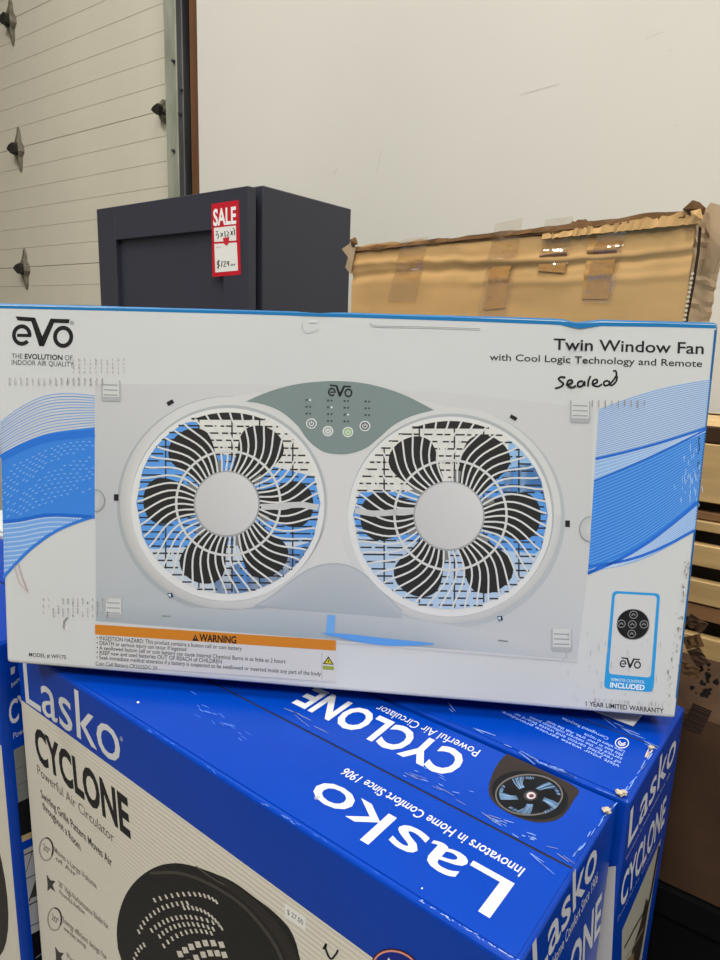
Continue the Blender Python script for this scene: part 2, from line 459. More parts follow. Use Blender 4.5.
# right side panel, weathered and split away from the front
bm = bmesh.new(); rows = []
for j in range(41):
    t = j / 40; z = KT + .004 - (.22 * t if j < 40 else KT + .004)
    b = .012 * math.exp(-t * 6)
    rows.append([bm.verts.new(FK @ Vector((KW - .002 + b * k + .003 * noise.noise(Vector((t * 30, k, 5))), .008 + (KD - .008) * k, z + .004 * noise.noise(Vector((k * 9, t * 9, 1))))))
                 for k in (0, .2, .4, .6, .8, 1)])
for j in range(40):
    for i in range(5): bm.faces.new((rows[j][i], rows[j + 1][i], rows[j + 1][i + 1], rows[j][i + 1]))
bm.normal_update(); bmesh.ops.solidify(bm, geom=list(bm.faces), thickness=.004)
link('side_panel', mesh_of(bm, 'side'), kc, ('kraft_grey',))
# folded-over top flap with a crumpled dark rim
def ribbon(name, xs, zlo, zhi, ylo, yhi, mat, th=.004, jag=.004, seed=0, n=60, z0=None):
    bm = bmesh.new(); A = []
    for i in range(n + 1):
        t = i / n; x = xs[0] + (xs[1] - xs[0]) * t
        nz = noise.noise(Vector((t * 14, seed, 0))); nz2 = noise.noise(Vector((t * 40, seed + 5, 0)))
        A.append((bm.verts.new(FK @ Vector((x, ylo + nz * jag * .6, zlo(t) + nz2 * jag * .4))), bm.verts.new(FK @ Vector((x, yhi + nz2 * jag, zhi(t) + nz * jag + nz2 * jag * .5)))))
    for i in range(n): bm.faces.new((A[i][0], A[i + 1][0], A[i + 1][1], A[i][1]))
    bm.normal_update(); bmesh.ops.solidify(bm, geom=list(bm.faces), thickness=th)
    return link(name, mesh_of(bm, name), kc, (mat,))
ribbon('top_flap', (.002, KW - .004), lambda t: KT - .004, lambda t: KT + .001 + .003 * math.sin(t * 9), -.002, .05, 'kraft_dark', seed=1)
ribbon('torn_rim', (.0, KW + .002), lambda t: KT - .007 + .003 * t, lambda t: KT - .001 + .006 * t * t, -.003, -.001, 'kraft_dark', th=.002, jag=.003, seed=2)
ribbon('torn_rim', (.36, KW + .004), lambda t: KT - .014 + .002 * t, lambda t: KT - .008 + .010 * t, -.005, -.003, 'kraft', th=.002, jag=.005, seed=3)
ribbon('torn_flap', (.36, .42), lambda t: KT, lambda t: KT + .012 * math.sin(math.pi * t), .03, .034, 'kraft_dark', th=.003, jag=.003, seed=7, n=16)
def scrap(pts, mat, th=.003, y=0.0, name='torn_scrap'):
    """small torn piece, outline in photo pixels on the front plane"""
    f = Face(FK @ Vector((0, y, 0)), KX, UP)
    q = [f.uv(p) for p in pts]
    bm = bmesh.new()
    c = sum((Vector(a) for a in q), Vector((0, 0))) / len(q)
    ring = [bm.verts.new(f.at(a, .004 * noise.noise(Vector((a[0] * 60, a[1] * 60, 9))))) for a in q]
    cv = bm.verts.new(f.at(c, .002))
    for i in range(len(q)): bm.faces.new((ring[i], ring[(i + 1) % len(q)], cv))
    bm.normal_update(); bmesh.ops.solidify(bm, geom=list(bm.faces), thickness=th)
    return link(name, mesh_of(bm, name), kc, (mat,))
scrap([(344, 249), (352, 243), (356, 247), (354, 262), (352, 274), (348, 268), (350, 258)], 'kraft_grey', y=-.002)
scrap([(351, 240), (356, 238), (358, 244), (353, 246)], 'kraft_dark', y=-.004)
scrap([(702, 216), (712, 203), (722, 206), (724, 250), (714, 274), (708, 262), (712, 240)], 'kraft_grey', y=.03)
scrap([(684, 209), (694, 201), (700, 203), (706, 208), (704, 214), (697, 212), (690, 213)], 'kraft_dark', y=-.004)
scrap([(692, 212), (701, 210), (703, 220), (694, 222)], 'kraft', y=-.014)
# dark split between front and side, with the torn fluting showing
f_k = Face(FK @ Vector((0, -.0005, 0)), KX, UP)
P = Print(f_k, .002)
P.poly([(699, 226), (702, 228), (700, 252), (695, 285), (688, 322), (685, 322), (692, 285), (697, 252)], (44, 30, 20), 0)
for k in range(11):
    a = lerp((692.5, 274), (684.5, 320), k / 10)
    P.poly([(a[0] - 1.4, a[1] - 1.2), (a[0] + 1.6, a[1] - 1.8), (a[0] + 2.0, a[1] + .6), (a[0] - 1.2, a[1] + 1.2)], (214, 198, 170), 1)
P.build('split_edge', kc, 'ink_matte')
# clear tape strips
def patch(pts, name, mat, off, n=34):
    """a patch that follows the creased front; four corners in photo pixels (tl, tr, br, bl)"""
    f = Face(FK @ Vector((0, 0, 0)), KX, UP); bm = bmesh.new(); G = []
    for j in range(n + 1):
        row = []
        for i in range(7):
            a = lerp(pts[0], pts[1], i / 6); b = lerp(pts[3], pts[2], i / 6); q = f.uv(lerp(a, b, j / n)); q3 = f.at(q)
            x = (q3 - FK.translation).dot(KX); z = KT - q3.z
            d = crease(x, max(z, 0)) if z > -.002 else 0
            row.append(bm.verts.new(f.at(q, off - d + (.0012 * noise.noise(Vector((x * 70, z * 70, 2))) if mat == 'tape' else 0))))
        G.append(row)
    for j in range(n):
        for i in range(6): bm.faces.new((G[j][i], G[j + 1][i], G[j + 1][i + 1], G[j][i + 1]))
    return link(name, mesh_of(bm, name), kc, (mat,), smooth=True)
for q in ([(492, 262), (512, 259), (505, 308), (484, 310)], [(588, 250), (618, 246), (609, 299), (582, 299)], [(540, 256), (568, 252), (565, 273), (538, 271)], [(590, 232), (622, 229), (620, 246), (588, 250)]):
    patch(q, 'glue_stain', 'stain', .0011)
for q in ([(496, 224), (524, 218), (508, 316), (477, 318)], [(546, 220), (574, 216), (568, 274), (538, 276)], [(600, 222), (630, 218), (612, 304), (583, 304)], [(402, 240), (430, 236), (416, 302), (388, 302)]):
    patch(q, 'tape', 'tape', .0018)

# ---------------------------------------------------------------- wooden crate at the right edge
Q0 = at_dist(712, 430, 1.1) - WR * .06; Q0.z = 0
FC = frame(Q0, WR, -WN, UP)
crate = thing('wooden_crate', 'slatted pine crate at the right edge behind the window fan box', 'crate', FC @ Matrix.Translation((.3, .2, 0)))
f_c = Face(Q0, WR, UP)
def cz(v, u=712): return f_c.at(f_c.uv((u, v))).z
levels = [(427, 443, 'kraft_brown', 'band', -.002), (444, 503, 'wood', 'slat', -.004), (514, 522, 'wood_brown', 'slat', .006), (523, 533, 'wood', 'slat', 0),
          (547, 569, 'wood', 'slat', 0), (584, 607, 'wood', 'slat', 0), (609, 624, 'wood_brown', 'slat', .004)]
for a, b, m, nm, y in levels:
    box(nm, FC, (-.02, .62, y, y + .02, cz(b), cz(a)), m, crate, .0015)
zl = cz(640)
while zl > .08:
    box('slat', FC, (-.02, .62, 0, .02, zl - .08, zl), 'wood', crate, .0015); zl -= .12
for x in (0, .56):
    for y in (.022, .28): box('post', FC, (x, x + .05, y, y + .04, 0, cz(430)), 'wood_grey', crate, .002)
box('liner', FC, (.02, .6, .07, .27, .02, cz(446)), 'wood_grey', crate)
box('lid', FC, (-.02, .62, .02, .34, cz(444), cz(430)), 'wood', crate, .002)

# dirty carton and stand-in bin right of the blue boxes, shade coloured in
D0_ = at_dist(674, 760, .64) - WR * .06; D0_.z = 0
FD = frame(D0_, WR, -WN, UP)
dc = thing('dirty_shaded_carton', 'dirty brown carton with a barcode, coloured darker for the shade right of the blue boxes', 'carton', FD @ Matrix.Translation((.18, .08, .93)))
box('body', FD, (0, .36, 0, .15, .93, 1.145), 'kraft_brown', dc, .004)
f_d = Face(FD @ Vector((0, 0, 0)), WR, UP)
P = Print(f_d)
b0, b1, b2, b3 = (693, 703), (712, 711), (700, 736), (681, 729)
for k in range(12):
    t0 = k / 12; t1 = t0 + random.uniform(.035, .072)
    P.poly([lerp(b0, b3, t0), lerp(b1, b2, t0), lerp(b1, b2, t1), lerp(b0, b3, t1)], (24, 17, 12), 1)
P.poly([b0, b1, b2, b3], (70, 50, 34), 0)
P.build('barcode', dc, 'ink_matte')
P = Print(f_d)
for k in range(26):
    cx, cy = random.gauss(706, 6), random.gauss(684, 10); r = random.uniform(1, 4)
    P.poly([el(cx, cy, r * random.uniform(.6, 1.2), r * random.uniform(.6, 1.2), t) for t in (0, .9, 1.9, 2.9, 3.9, 5)], (22, 16, 12), 0)
P.build('black_stain', dc, 'ink_matte')['kind'] = 'stuff'
for k, (u, v, a) in enumerate(((697, 622, .4), (694, 640, -.5), (699, 655, .9), (690, 668, .2))):
    q = f_d.at(f_d.uv((u, v)), .006)
    bm = bmesh.new(); bmesh.ops.create_grid(bm, x_segments=5, y_segments=4, size=.5)
    for vv in bm.verts: vv.co.z = .25 * noise.noise(vv.co * 4 + Vector((k, 0, 0)))
    bm.normal_update(); bmesh.ops.solidify(bm, geom=list(bm.faces), thickness=.12)
    bm.transform(Matrix.Translation(q) @ FD.to_3x3().to_4x4() @ Euler((math.pi / 2, a, 0)).to_matrix().to_4x4() @ Matrix.Diagonal((.018, .013, .012, 1)))
    link('torn_scrap', mesh_of(bm, 'scrap'), dc, ('kraft_dark' if k % 2 else 'kraft_brown',))
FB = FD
bn = thing('shade_bin', 'stand-in bin under the dirty brown carton, coloured black for the shade in the gap', 'bin', FB @ Matrix.Translation((.18, .08, 0)))
box('tub', FB, (.004, .356, .004, .148, 0, .89), 'shade_black', bn, .01, 2)
box('rim', FB, (-.002, .362, -.002, .15, .89, .93), 'shade_black', bn, .004)

# ---------------------------------------------------------------- blue air circulator boxes
BT = 1.16; BH = .58; BWID, BDEP = .622, .188
def blue_box(name_label, corner, top, group, front_white=True):
    """corner: ground point under the front right vertical edge"""
    F = frame(corner - (-E1) * BWID, -E1, E2, UP)            # x right along the front, y back, origin front left
    zb = top - BH
    t = thing('air_circulator_box', name_label, 'carton', F @ Matrix.Translation((BWID / 2, BDEP / 2, zb)), group)
    box('body', F, (0, BWID, 0, BDEP, zb + .0005, top - .0014), 'blue_card', t, .0035, 3)
    box('flap', F, (.004, BWID - .003, .0042, BDEP / 2 - .0012, top - .0016, top - .0004), 'blue_card', t, .0004)
    box('flap', F, (.004, BWID - .003, BDEP / 2 + .0012, BDEP - .004, top - .0016, top - .0004), 'blue_card', t, .0004)
    box('seam_gap', F, (.004, BWID - .003, BDEP / 2 - .0012, BDEP / 2 + .0012, top - .0016, top - .0012), 'dark', t)
    return t, F
GB = 'blue air circulator boxes'
pA = Vector((.1036, .3237, 0))
boxA, FA = blue_box('blue and white air circulator box in front, carrying the window fan box', pA, BT, GB)
pB = pA + E2 * .193 + (-E1) * .008
boxB, FBx = blue_box('blue air circulator box standing right behind the front one', pB, BT, GB)
pC = at_dist(4.5, 770, .70); pC.z = 0
pC += E1 * max(0, (BWID + .016) - (pC - pA).dot(E1))
boxC, FCx = blue_box('blue air circulator box at the left edge of the picture', pC, BT, GB)
lowA, FLA = blue_box('lower air circulator box directly beneath the front blue one', pA, BT - BH, GB)
lowB, FLB = blue_box('lower air circulator box beneath the rear blue one', pB, BT - BH, GB)
lowC, FLC = blue_box('lower air circulator box beneath the one at the left edge', pC, BT - BH, GB)
for t, F in ((lowA, FLA), (lowB, FLB), (lowC, FLC)):
    bm = box_bm(F, .004, BWID - .004, -.0006, 0, .01, BH - .07); link('white_panel', mesh_of(bm, 'panel'), t, ('white_card',))

WHITE = (212, 213, 212); PAPER = (196, 190, 176); BLK = (24, 24, 25); DKB = (8, 50, 170)
SILV = (150, 150, 148)
# -- front of A
f_a = Face(pA, -E1, UP)
P = Print(f_a)
fl = f_a.uv((20, 700))
wl, wr, zt, zb2 = -BWID + .003, -.003, None, BT - BH + .01
qa, qb = f_a.uv((20, 699)), f_a.uv((373, 958))
def zedge(x): return qa[1] + (qb[1] - qa[1]) * (x - qa[0]) / (qb[0] - qa[0])
P.raw([(wl, zedge(wl)), (wr, zedge(wr)), (wr, zb2), (wl, zb2)], [[0, 1, 2, 3]], (214, 208, 192), 0)
P.build('white_panel', boxA, 'ink_corr')
P = Print(f_a)
P.text('Lasko', (26, 702), (121, 766), (22.5, 658), WHITE, 1, .002)
P.text('®', (120, 740), (123, 742), (120, 736), WHITE, 1)
P.build('brand_logo', boxA, 'ink_blue')
P = Print(f_a, .0006)
P.text('CYCLONE', (37, 758.5), (131, 837.5), (33.5, 726), BLK, 1, .034)
P.build('title_lettering', boxA, 'ink_corr')
P = Print(f_a, .0006)
P.text('Powerful Air Circulator', (38, 773.5), (114.5, 843.5), (37, 764), (92, 90, 84), 1)
P.build('subtitle_lettering', boxA, 'ink_corr')
P = Print(f_a, .0006)
P.text('Swirling Grille Pattern Moves Air', (41.5, 797), (112.5, 867), (40.4, 789), (52, 50, 48), 1, .012)
P.text('throughout a Room', (43, 808), (81, 851), (42, 800), (52, 50, 48), 1, .012)
P.build('headline_lettering', boxA, 'ink_corr')
G1 = (110, 106, 98)
for k, (y, a, b) in enumerate(((852, 'Moves a Large Volume', 'of Air'), (886, '20” High Performance Blade for', 'Powerful Airflow'), (922, 'Energy efficient design for', 'everyday savings'), (958, 'Pivoting head', 'easy tilt'))):
    P = Print(f_a, .0006)
    x0 = 55 + k * 4.2
    ln = (42, 50, 44, 30)[k]
    P.text(a, (x0, y), (x0 + ln, y + ln * .88), (x0 - .8, y - 6), G1, 1, .008)
    P.text(b, (x0 + 1, y + 8), (x0 + 1 + ln * .5, y + 8 + ln * .42), (x0 + .2, y + 3), G1, 1, .008)
    P.build('feature_lettering', boxA, 'ink_corr'); P = Print(f_a, .0006)
    cx, cy = x0 - 8.5, y - 3
    if k in (0, 2):
        P.ring(cx, cy, 7.5, 12, 1.4, (150, 146, 138), 1, 30); P.ring(cx, cy, 7.5, 12, 1.6, (40, 38, 36), 2, 16, -1.6, .6)
        P.text('20"', (cx - 3, cy), (cx + 4, cy + 6), (cx - 3.2, cy - 6), (90, 88, 84), 2)
    else:
        P.poly([(cx - 4, cy - 9), (cx, cy - 3), (cx + 5, cy - 2), (cx + 2, cy + 2), (cx + 5, cy + 9), (cx, cy + 5), (cx - 3, cy + 8), (cx - 3, cy)], (60, 58, 55), 1)
    P.build('feature_icon', boxA, 'ink_corr')
# black fan picture
P = Print(f_a, .0006)
outl = spline([(118, 948), (117, 930), (120, 910), (128, 891), (141, 876), (158, 866), (176, 863), (194, 866), (214, 873), (234, 882), (256, 898), (272, 910), (288, 926), (296, 942), (301, 962), (311, 1000), (317, 1050), (309, 1105), (284, 1140), (240, 1134), (192, 1088), (152, 1028), (128, 978), (118, 948)], 4)
P.poly(outl[:-1], (26, 24, 22), 1)
P.stroke(spline([(150, 873), (180, 873), (210, 884), (240, 903), (262, 926), (278, 950), (284, 968)], 6), 3.0, (66, 61, 56), 2)
P.stroke(spline([(196, 866), (216, 880), (246, 896), (270, 918), (284, 940), (292, 960)], 6), 1.2, (90, 84, 76), 2)
P.poly(spline([(216, 874), (234, 884), (262, 906), (284, 930), (296, 952), (300, 966), (290, 966), (278, 940), (254, 910), (228, 888), (216, 874)], 4)[:-1], (40, 37, 34), 3)
rows = [((152, 901), (176, 892), (206, 890), (218, 903), 13), ((138, 934), (146, 912), (168, 902), (190, 903), 13), ((182, 908), (198, 905), (214, 914), (223, 930), 11), ((150, 932), (168, 914), (192, 912), (222, 926), 15),
        ((158, 938), (172, 922), (194, 920), (216, 930), 13), ((162, 948), (176, 931), (196, 927), (214, 934), 11), ((134, 962), (136, 952), (140, 946), (146, 944), 5), ((178, 956), (188, 946), (206, 938), (226, 946), 7), ((186, 966), (200, 952), (214, 950), (228, 956), 6)]
for r, (a, b, c, d, n) in enumerate(rows):
    big = r >= 7
    for k in range(n):
        t = (k + .5) / n
        x = (1 - t) ** 3 * a[0] + 3 * t * (1 - t) ** 2 * b[0] + 3 * t * t * (1 - t) * c[0] + t ** 3 * d[0]
        y = (1 - t) ** 3 * a[1] + 3 * t * (1 - t) ** 2 * b[1] + 3 * t * t * (1 - t) * c[1] + t ** 3 * d[1]
        h = (5.2 if big else 3.7); w = (2.6 if big else 1.0)
        P.poly([(x - w - .9, y - h * .6), (x + w - 1.1, y - h * .62), (x + w + 1.2, y + h * .55), (x - w + 1.2, y + h * .62)], (206, 200, 186), 2)
P.build('fan_picture', boxA, 'ink_corr')
P = Print(f_a, .0008)
P.poly([(285, 902.5), (306, 917), (306, 930.5), (285, 917)], (232, 230, 224), 1)
P.text('$ 27.00', (287.5, 913.5), (303.5, 925), (287.5, 908.5), (80, 78, 76), 2)
P.build('price_sticker', boxA, 'ink_matte')
P = Print(f_a, .0008)
P.stroke(spline([(323.5, 949), (326.6, 943.5), (326, 949), (331, 958.5), (336, 954), (338.4, 949.5)], 5), 2.0, (14, 14, 16), 1)
P.build('marker_scrawl', boxA, 'ink_matte')
P = Print(f_a, .0008)
P.ell(396, 968, 25, 19, (70, 22, 22), 1, 40, .35); P.ell(396, 968, 23.6, 17.6, (222, 150, 128), 2, 40, .35); P.ell(396, 968.5, 22, 16.2, (20, 40, 130), 3, 40, .35)
P.poly([(389, 957), (392, 961), (397, 962), (393, 964), (393, 968), (389, 964), (385, 966), (387, 961)], (226, 226, 224), 4)
P.build('round_badge', boxA, 'ink_blue')

# -- top of A
TZ = BT + .0
f_t = Face(pA + UP * (BT - .0004), -E1, E2)
P = Print(f_t, .0002)
P.text('Lasko', (514.5, 884), (326, 779), (490, 918), WHITE, 1, .006)
P.text('®', (321, 797), (317.5, 795), (317, 800), WHITE, 1)
P.build('brand_logo', boxA, 'ink_blue')
P = Print(f_t, .0002)
P.text('Innovators in Home Comfort Since 1906', (525.5, 869), (347, 768), (519, 877), WHITE, 1, .008)
P.build('slogan', boxA, 'ink_blue')
P = Print(f_t, .0002)
P.text('CYCLONE', (469, 757), (315.5, 687.5), (449.5, 778), WHITE, 1, .03)
P.build('title_lettering', boxA, 'ink_blue')
P = Print(f_t, .0002)
P.text('Powerful Air Circulator', (481, 750.5), (380, 705), (475.5, 757), WHITE, 1)
P.build('subtitle_lettering', boxA, 'ink_blue')
P = Print(f_t, .0002)
ol = spline([(507, 754), (540, 769), (577, 788), (574, 800), (564, 815), (552, 821.5), (533, 822), (512, 815), (495, 804), (488.5, 791), (492, 775), (499, 762), (507, 754)], 4)
P.poly(ol[:-1], (48, 40, 36), 1)
P.ell(530, 795.5, 39, 23.5, (20, 20, 22), 2, 44, .22)
P.ring(529, 795, 34, 21, 1.6, (96, 92, 90), 3, 44)
for k in range(110):
    t = 2 * math.pi * k / 110 + .1
    sect = (t * 5 / (2 * math.pi)) % 1
    if sect < .66:
        a = el(530, 796, 14, 8.5, t, .12); b = el(530, 796, 31, 19, t + .22, .12); c = el(530, 796, 24, 14.5, t + .14, .12)
        P.stroke([a, c, b], .75, random.choice([(120, 150, 180), (90, 120, 156), (60, 80, 110)]), 4)
for k in range(5):
    t = 2 * math.pi * (k + .68) / 5
    P.poly([el(530, 796, 7, 5, t - .4, .1), el(530, 796, 20, 12, t - .36, .1), el(530, 796, 28, 16.8, t - .2, .1), el(530, 796, 28, 16.8, t + .2, .1), el(530, 796, 19, 11.5, t + .3, .1), el(530, 796, 7, 5, t + .4, .1)], (16, 16, 18), 5)
P.ell(530.5, 796, 7, 5.2, (60, 58, 58), 6, 24); P.ell(531, 796, 4.6, 3.5, (196, 180, 182), 7, 20); P.ell(531.4, 796.3, 2.6, 1.8, (90, 60, 66), 8, 16)
P.build('fan_picture', boxA, 'ink_blue')
# tape along the seam and pale scuffs
def flat_quad(name, face, pts, mat, parent, h):
    me = bpy.data.meshes.new(name); me.from_pydata([tuple(face.at(face.uv(p), h)) for p in pts], [], [list(range(len(pts)))])
    return link(name, me, parent, (mat,))
P = Print(f_t, .0004)
SC = (120, 152, 220)
def scuffs(P, a, b, n, spread, lmin, lmax, w, col, layer=9, ang=None):
    for k in range(n):
        t = random.random(); x, y = lerp(a, b, t); x += random.gauss(0, spread); y += random.gauss(0, spread)
        l = random.uniform(lmin, lmax); th = math.atan2(b[1] - a[1], b[0] - a[0]) if ang is None else ang
        th += random.gauss(0, .12)
        P.stroke([(x, y), (x + l * .5 * math.cos(th), y + l * .5 * math.sin(th) + random.uniform(-.3, .3)), (x + l * math.cos(th), y + l * math.sin(th))], w * random.uniform(.5, 1.2), col, layer, True)
scuffs(P, (250, 690), (570, 860), 16, 1.4, 8, 22, .8, (120, 130, 160))
scuffs(P, (480, 812), (530, 838), 16, 2.4, 4, 12, 1.0, SC)
scuffs(P, (190, 705), (240, 728), 24, 6, 4, 9, .55, (90, 140, 235), ang=.5)
scuffs(P, (405, 770), (470, 800), 12, 4, 3, 8, .7, SC)
scuffs(P, (570, 862), (612, 806), 14, .9, 4, 10, 1.4, SC)
scuffs(P, (528, 853), (542, 864), 3, 2, 14, 18, .8, SC)
P.poly([(136.6, 702.2), (139, 701.8), (139.4, 703.2), (137.4, 703.9)], (236, 232, 220), 9)
P.ell(422, 889, .9, .9, (226, 230, 240), 9, 8)
P.build('scuff', boxA, 'ink_matte')['kind'] = 'stuff'
# worn, whitened front edge: flecks lie on the bevel
f_e = Face(pA + UP * (BT - .0012) - E2 * .0002, -E1, (UP - (-E2)).normalized() * -1 + UP)
f_e = Face(pA + UP * (BT - .0006) + E2 * .0004, -E1, (UP + E2).normalized())
P = Print(f_e, .0011)
scuffs(P, (262, 803), (300, 826), 9, .5, 2, 6, .7, SC); scuffs(P, (420, 900), (520, 962), 26, .4, 2, 7, .8, (170, 188, 226)); scuffs(P, (120, 711), (400, 888), 12, .5, 3, 8, .6, (70, 120, 220))
P.build('edge_wear', boxA, 'ink_matte')['kind'] = 'stuff'

# -- right face of A
f_ar = Face(pA, E2, UP)
P = Print(f_ar)
P.text('Lasko', (534, 985), (596.5, 868), (532, 945), (206, 208, 214), 1, .01)
P.build('brand_logo', boxA, 'ink_blue')
P = Print(f_ar)
P.text('Innovators in Home Comfort Since 1906', (524, 1024), (597.5, 881), (523.5, 1013), (190, 194, 204), 1, .012)
P.text('CYCLONE', (520, 1092), (600, 929), (519, 1052), (206, 208, 214), 1, .02)
P.build('side_lettering', boxA, 'ink_blue')
# crushed white corner where the boxes meet
def crumple(parent, px, face, size, mat, seed, name):
    q = face.at(face.uv(px), .002); bm = bmesh.new(); bmesh.ops.create_icosphere(bm, subdivisions=2, radius=1)
    for v in bm.verts: v.co *= 1 + 1.1 * noise.noise(v.co * 3.1 + Vector((seed, 0, 0)))
    bm.transform(Matrix.Translation(q) @ Matrix.Diagonal((size * 1.3, size, size * .6, 1)))
    return link(name, mesh_of(bm, name), parent, (mat,))

# -- top and right face of B
f_bt = Face(pB + UP * (BT - .0004), -E1, E2)
P = Print(f_bt, .0002)
LB = (150, 176, 232)
lines = ['This carton is made from recycled board', 'please recycle it after use where the', 'service is offered in your area; check', 'with your local waste service providers']
P.text('Corrugated Recycles', (609, 738), (563, 717.5), (607.4, 740.3), LB, 1, .01)
for k, s_ in enumerate(('Learn where to recycle', 'this box in your area. Ask the local', 'service for the nearest collection point', 'of recycled carton and waste board or', 'visit your waste service providers.')):
    dx, dy = -1.2 * k, 6.2 * k * .95
    P.text(s_, (625 + dx, 751 + dy * .62), (625 + dx - (40, 76, 92, 106, 118)[k], 751 + dy * .62 - (18, 34, 42, 49, 55)[k]), (623.2 + dx, 753.4 + dy * .62), LB, 1, .01)
P.ring(622, 743, 7, 5.4, .9, WHITE, 1, 30); P.ring(622, 743, 4, 3, 1.2, WHITE, 1, 20, .4, 4.2); P.stroke([(619, 741), (622, 744), (625.5, 742.5)], 1.1, WHITE, 1)
P.build('recycling_note', boxB, 'ink_blue')
P = Print(f_bt, .0004)
scuffs(P, (600, 716), (655, 748), 10, 1, 8, 22, .8, SC); scuffs(P, (470, 728), (610, 795), 14, 1.0, 8, 24, .8, (120, 150, 215))
scuffs(P, (622, 797), (650, 757), 10, .8, 5, 12, 1.2, SC); scuffs(P, (445, 702), (452, 710), 3, 1.5, 5, 9, .7, LB)
scuffs(P, (640, 764), (650, 752), 6, 2.2, 3, 9, 1.2, (214, 196, 176))
P.build('scuff', boxB, 'ink_matte')['kind'] = 'stuff'
crumple(boxB, (621, 795), f_bt, .0036, 'flute', 3, 'torn_corner'); crumple(boxA, (606, 812), f_t, .0026, 'flute', 9, 'torn_corner')
crumple(boxB, (651, 749), f_bt, .002, 'flute', 4, 'torn_corner')
f_br = Face(pB, E2, UP)
P = Print(f_br)
P.text('Lasko', (627.5, 848), (674.5, 757), (630.5, 811), (214, 216, 222), 1, .008)
P.build('brand_logo', boxB, 'ink_blue')
P = Print(f_br)
P.text('Innovators in Home Comfort Since 1906', (626, 860), (670, 774), (626, 857.5), (176, 184, 206), 1, .012)
P.text('CYCLONE', (620, 910), (664, 822), (622, 880), (214, 216, 222), 1, .024)
P.text('Powerful Air Circulator', (617.5, 922), (656, 845), (617.7, 917), (120, 136, 190), 1)
P.build('side_lettering', boxB, 'ink_blue')
P = Print(f_br)
P.poly([(622, 930), (661, 838), (651, 900), (639, 975), (620, 1010)], (178, 174, 160), 1)
P.stroke([(659, 846), (651, 892), (648, 905)], 1.6, (40, 38, 36), 2)
P.poly([(646, 898), (649, 903), (642, 945), (636, 975), (628, 972), (632, 950), (640, 925)], (58, 50, 42), 3)
P.stroke([(624, 948), (636, 925), (646, 908)], 1.2, (40, 36, 32), 3); P.stroke([(626, 958), (637, 940), (643, 928)], .8, (150, 140, 120), 4)
P.poly([(626, 960), (634, 952), (632, 975), (624, 985)], (140, 118, 88), 4)
P.build('side_picture', boxB, 'ink_blue')
f_bf = Face(pB, -E1, UP)
P = Print(f_bf)
P.poly([(600, 868), (616, 866), (611, 975), (596, 975)], (196, 194, 190), 0)
P.build('white_panel', boxB, 'ink_blue')
# white leaflet sticking out under the fan box
lf = thing('paper_slip', 'small white paper slip sticking out under the right end of window fan box', 'paper', Matrix.Translation(f_bt.at(f_bt.uv((620, 715)))))
bm = bmesh.new(); q = [(592, 712), (626, 704), (642, 717), (633, 728)]
vs = [bm.verts.new(f_bt.at(f_bt.uv(p), .0016)) for p in q]; bm.faces.new(vs)
bm.normal_update(); bmesh.ops.solidify(bm, geom=list(bm.faces), thickness=.0008)
link('sheet', mesh_of(bm, 'sheet'), lf, ('paper',))
P = Print(f_bt, .0030)
P.stroke([(618, 720), (622, 722)], 1, (110, 108, 106), 0); P.stroke([(626, 722.5), (630, 724.5)], 1, (110, 108, 106), 0)
P.build('small_print', lf, 'ink_matte')

# -- right and front face of C
f_cr = Face(pC, E2, UP)
P = Print(f_cr)
P.poly([(10.5, 668), (15, 666), (14.5, 673), (11, 675)], (196, 198, 206), 1)
P.text('Innov', (11.5, 688), (20, 680), (11.2, 683), (206, 208, 214), 1, .01)
P.text('CYCL', (10, 726), (44, 700), (8, 704), (206, 208, 214), 1, .02)
P.text('Powerful', (13.5, 739), (32, 728), (13.2, 733), (180, 186, 206), 1)
P.build('side_lettering', boxC, 'ink_blue')
P = Print(f_cr)
P.poly([(13.5, 750), (40, 736), (46, 826), (21, 838), (18.5, 804)], (122, 124, 118), 1)
P.poly([(17.5, 803), (36, 794), (44, 826), (20.5, 838)], (26, 26, 28), 2)
P.stroke([(14.5, 770), (40, 758)], .7, (90, 92, 88), 2); P.stroke([(15.5, 786), (42, 774)], .7, (90, 92, 88), 2)
P.poly([(21.5, 836), (46, 825), (47, 831), (22, 842)], (184, 160, 116), 3)
P.poly([(23.5, 850), (48, 838), (58, 920), (31.5, 934)], (168, 168, 170), 1)
for a, b, w in (((24, 855), (50, 843), 1.2), ((25.5, 879), (52, 866), .8), ((29, 901), (40, 868), 1.0), ((29, 905), (56, 891), 1.2), ((30.5, 926), (58, 914), .8), ((26, 872), (32, 852), .6)):
    P.stroke([a, b], w, (30, 30, 32), 2)
P.poly([(29, 899), (40, 872), (50, 866), (52, 890)], (62, 62, 60), 2)
P.poly([(31.5, 934), (58, 920), (66, 985), (37, 1000)], (20, 20, 24), 1)
P.stroke([(36, 958), (50, 946)], .8, (150, 152, 156), 2)
P.build('side_picture', boxC, 'ink_blue')
f_cf = Face(pC, -E1, UP)
P = Print(f_cf)
qz = f_cf.uv((4, 748))[1]
P.raw([(-BWID + .003, qz), (-.0025, qz), (-.0025, BT - BH + .01), (-BWID + .003, BT - BH + .01)], [[0, 1, 2, 3]], (214, 208, 192), 0)
P.build('white_panel', boxC, 'ink_corr')
P = Print(f_cf)
c = (-.17, BT - .36)
P.raw([(c[0] + .145 * math.cos(2 * math.pi * i / 40), c[1] + .17 * math.sin(2 * math.pi * i / 40)) for i in range(40)], [list(range(40))], (36, 32, 28), 1)
P.build('fan_picture', boxC, 'ink_corr')

